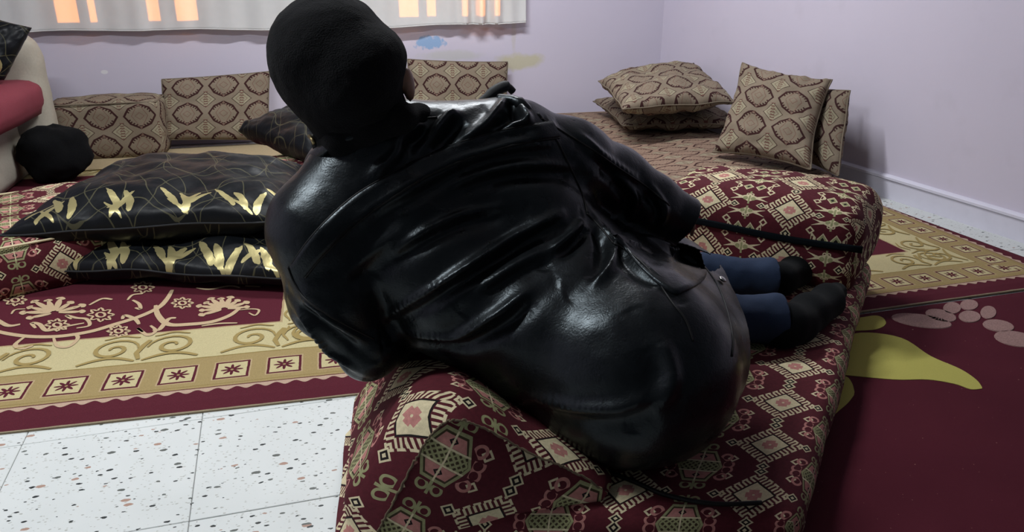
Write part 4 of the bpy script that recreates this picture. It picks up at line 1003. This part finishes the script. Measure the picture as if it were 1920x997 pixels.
# head axes: up along the neck, face turned away to the right
HC = w(668, 138, 1.50); hup = Vector((-.10, -.02, 1)).normalized(); hf = Vector((.45, .85, -.15)); hf = (hf - hup * hf.dot(hup)).normalized(); hr = hf.cross(hup).normalized()
HR = np.array([hr[:], hf[:], hup[:]])          # rows: right, forward, up
def hl(x, y, z): return HC + np.array(hr) * x + np.array(hf) * y + np.array(hup) * z
NB = w(692, 225, 1.56)
def body_prims():
    k = .02; P = []
    P += [pe(hl(0, 0, .005), HR, (.085, .098, .105), .02), pe(hl(0, .02, -.065), HR, (.062, .078, .07), .02), pc(hl(0, -.01, -.05), NB, .058, .058, .03), pc(NB, nk, .060, .07, .03)]
    P += [pc(hl(0, .088, -.005), hl(0, .112, -.04), .010, .014, .012), pe(hl(0, .075, -.105), HR, (.028, .025, .022), .02)]
    for s in (1, -1):
        P += [pe(hl(s * .090, .026, -.030), HR, (.011, .020, .034), .006), pe(hl(s * .012, .105, -.042), HR, (.010, .010, .008), .006), pe(hl(s * .035, .075, -.03), HR, (.025, .02, .02), .015),
              pe(hl(s * .032, .086, .008), HR, (.016, .012, .010), .006, -1)]
    P += [pe(hl(0, .092, -.072), HR, (.024, .010, .006), .006), pe(hl(0, .090, -.082), HR, (.020, .010, .007), .006)]
    P += [(q[0], q[1], q[2], q[3], q[4]) for q in jacket_prims(-.028)[:10]]
    P += chain([(Lsh, .062), (w(628, 560, 1.57), .050), (Lel, .040), (Lwr, .028)], k) + chain([(Rsh, .062), (Rel, .044), (Rcf - (Rcf - Rel) * .05, .030)], k)
    P += chain([(gz(1190, 660, .29), .085), (kneeN, .058), (ankN, .036)], k) + chain([(gz(1170, 600, .32), .085), (kneeF, .056), (ankF, .035)], k)
    for wr0, el, up0 in ((Rcf - (Rcf - Rel) * .05, Rel, Vector((0, 0, 1))), (Lwr, Lel, Vector((0, 0, 1)))):
        d = Vector(wr0 - el).normalized() if wr0[0] < .6 else (Vector(wr0) - CAM).normalized(); sd = d.cross(up0).normalized(); un = sd.cross(d)
        def h_(a, b, c): return np.array(Vector(wr0) + d * a + sd * b + un * c)
        P += [pc(h_(0, 0, 0), h_(.03, 0, 0), .027, .026, .015), pc(h_(.035, -.022, 0), h_(.085, -.026, -.004), .017, .013, .015), pc(h_(.035, 0, 0), h_(.09, 0, 0), .018, .014, .015), pc(h_(.035, .02, 0), h_(.083, .026, -.004), .017, .012, .015)]
        for b, L in ((-.031, .066), (-.0105, .076), (.0105, .072), (.030, .058)):
            P += chain([(h_(.082, b, 0), .0095), (h_(.082 + L * .42, b * 1.12, -.006), .0088), (h_(.082 + L * .75, b * 1.15, -.022), .0080), (h_(.082 + L * .92, b * 1.15, -.040), .0070)], .004)
        P += chain([(h_(.025, -.030, -.004), .014), (h_(.055, -.052, -.014), .0105), (h_(.085, -.060, -.026), .0085)], .006)
    return P
body = grown('body', body_prims(), .0062, M['skin'], man, smooth=1)
# eyes
for s in (1, -1):
    bm = bmesh.new(); bmesh.ops.create_uvsphere(bm, u_segments=16, v_segments=10, radius=.0115); bmesh.ops.translate(bm, vec=Vector(hl(s * .032, .078, .008)), verts=bm.verts)
    me = bpy.data.meshes.new('eye'); bm.to_mesh(me); bm.free(); keep(link('eye', me, M['eye']), man)
    bm = bmesh.new(); bmesh.ops.create_uvsphere(bm, u_segments=12, v_segments=8, radius=.0055); bmesh.ops.translate(bm, vec=Vector(hl(s * .032, .0865, .008)), verts=bm.verts)
    me = bpy.data.meshes.new('iris'); bm.to_mesh(me); bm.free(); keep(link('iris', me, M['hair']), man)
# beard
grown('beard', [pe(hl(0, .045, -.088), HR, (.066, .066, .052), .02), pe(hl(0, .085, -.058), HR, (.034, .014, .008), .01), pe(hl(.0, .02, -.09), HR, (.070, .06, .035), .02)] + [pe(hl(0, .098, -.076), HR, (.018, .012, .007), .005, -1)], .006, M['hair'], man, smooth=1)
# wool cap: crown, folded roll, and the neck piece running down to the collar
cap = [pe(w(620, 96, 1.50), HR, (.108, .120, .106), .02), pc(w(598, 120, 1.50), w(640, 165, 1.50), .088, .085, .03), pe(w(668, 112, 1.49), HR, (.093, .108, .075), .012), pc(w(632, 170, 1.52), w(662, 232, 1.56), .080, .076, .04), pc(w(662, 160, 1.475), w(700, 212, 1.53), .082, .068, .03)]
cap += [pe(hl(0.10, .082, -.040), HR, (.040, .055, .050), .010, -1)]
def cap_post(bm):
    for v in bm.verts: v.co += v.normal * (noise.noise(v.co * 14) * .004 + noise.noise(v.co * 60) * .0012)
grown('wool_cap', cap, .006, M['wool'], man, post=cap_post, smooth=2)
# black scarf-like inner collar and leather collar
grown('inner_collar', chain([(w(640, 262, 1.50), .030), (w(690, 236, 1.49), .033), (w(745, 222, 1.50), .030), (w(785, 222, 1.56), .026), (w(770, 225, 1.66), .026), (w(690, 235, 1.70), .03), (w(625, 258, 1.64), .03), (w(618, 268, 1.55), .03), (w(640, 262, 1.50), .030)], .02), .006, M['wool'], man, smooth=2)
def collar():
    bot = [(1.66, 568, 350), (1.57, 580, 318), (1.50, 610, 290), (1.47, 660, 262), (1.49, 730, 246), (1.54, 800, 236), (1.62, 850, 226), (1.72, 830, 222)]
    top = [(1.66, 576, 300), (1.56, 588, 278), (1.495, 622, 258), (1.475, 668, 238), (1.50, 730, 222), (1.56, 792, 212), (1.64, 828, 206), (1.72, 815, 205)]
    B = smoothpts([W(x, y, d) for d, x, y in bot], 6); T = smoothpts([W(x, y, d) for d, x, y in top], 6); vs, fs = [], []
    c = Vector(nk)
    for a, b in zip(B, T):
        for t in (0, .25, .5, .75, 1):
            p = a.lerp(b, t); o_ = (p - c); o_.z = 0; vs.append(p + o_.normalized() * .007 * math.sin(t * math.pi))
    for i in range(len(B) - 1):
        for k in range(4): fs.append([i * 5 + k, i * 5 + 5 + k, i * 5 + 6 + k, i * 5 + k + 1])
    o = link('collar', pydata('collar', vs, fs), M['leather']); keep(o, man); md = o.modifiers.new('s', 'SOLIDIFY'); md.thickness = .006; md.offset = 0
collar()
# lapel edge standing up at the right shoulder
tube('lapel_edge', smoothpts([W(880, 215, 1.66), W(905, 190, 1.66), W(930, 170, 1.67), W(950, 162, 1.68), W(962, 172, 1.69)], 5), [.010] * 8 + [.012] * 8 + [.008] * 5, M['black_cloth'], man)
tube('epaulette', smoothpts([W(935, 185, 1.62), W(968, 190, 1.60), (W(990, 212, 1.60)), W(996, 232, 1.61)], 6), [.010] * 7 + [.013] * 6 + [.009] * 6, M['leather'], man)
L_ = W(585, 262, 1.52)
tube('zip_pull', [W(580, 255, 1.53), W(586, 262, 1.52), W(590, 270, 1.52)], .004, M['brass'], man)
# jeans and socks
def leg(prims, mat, name, cuts=()):
    def post(bm):
        for co, no, near, rad in cuts: cut(bm, co, no, near, rad)
        for v in bm.verts: v.co += v.normal * (noise.noise(v.co * 12) * .006 + noise.noise(v.co * 35) * .002)
    o = grown(name, prims, .0065, mat, man, post=post, smooth=2); md = o.modifiers.new('s', 'SOLIDIFY'); md.thickness = .003; md.offset = -1; return o
dN = Vector(ankN - kneeN).normalized(); dF = Vector(ankF - kneeF).normalized()
leg(chain([(kneeN, .075), (ankN, .060), (ankN + np.array(dN) * .06, .058)], .03) + chain([(gz(1190, 660, .30), .10), (kneeN, .075)], .03), M['denim'], 'trouser_leg', [(Vector(ankN) + dN * .012, dN, Vector(ankN) + dN * .03, .12)])
leg(chain([(kneeF, .064), (ankF, .056), (ankF + np.array(dF) * .06, .054)], .03) + chain([(gz(1170, 600, .29), .08), (kneeF, .064)], .03), M['denim'], 'trouser_leg', [(Vector(ankF) + dF * .012, dF, Vector(ankF) + dF * .03, .12)])
# socks: shaft, heel, instep, toes
sN = chain([(ankN - np.array(dN) * .03, .040), (gz(1478, 606, .185), .046), (gz(1515, 583, .175), .044), (gz(1550, 560, .168), .038), (gz(1568, 548, .166), .030)], .03) + [pc(gz(1462, 622, .168), gz(1500, 612, .163), .042, .038, .03), pc(gz(1500, 612, .163), gz(1560, 572, .158), .036, .030, .03)]
o = grown('sock', sN, .006, M['sock'], man, smooth=2)
sF = chain([(ankF - np.array(dF) * .03, .036), (gz(1462, 522, .185), .042), (gz(1490, 505, .175), .040), (gz(1512, 494, .170), .032)], .03) + [pc(gz(1470, 528, .168), gz(1505, 512, .160), .034, .030, .03)]
grown('sock', sF, .006, M['sock'], man, smooth=2)
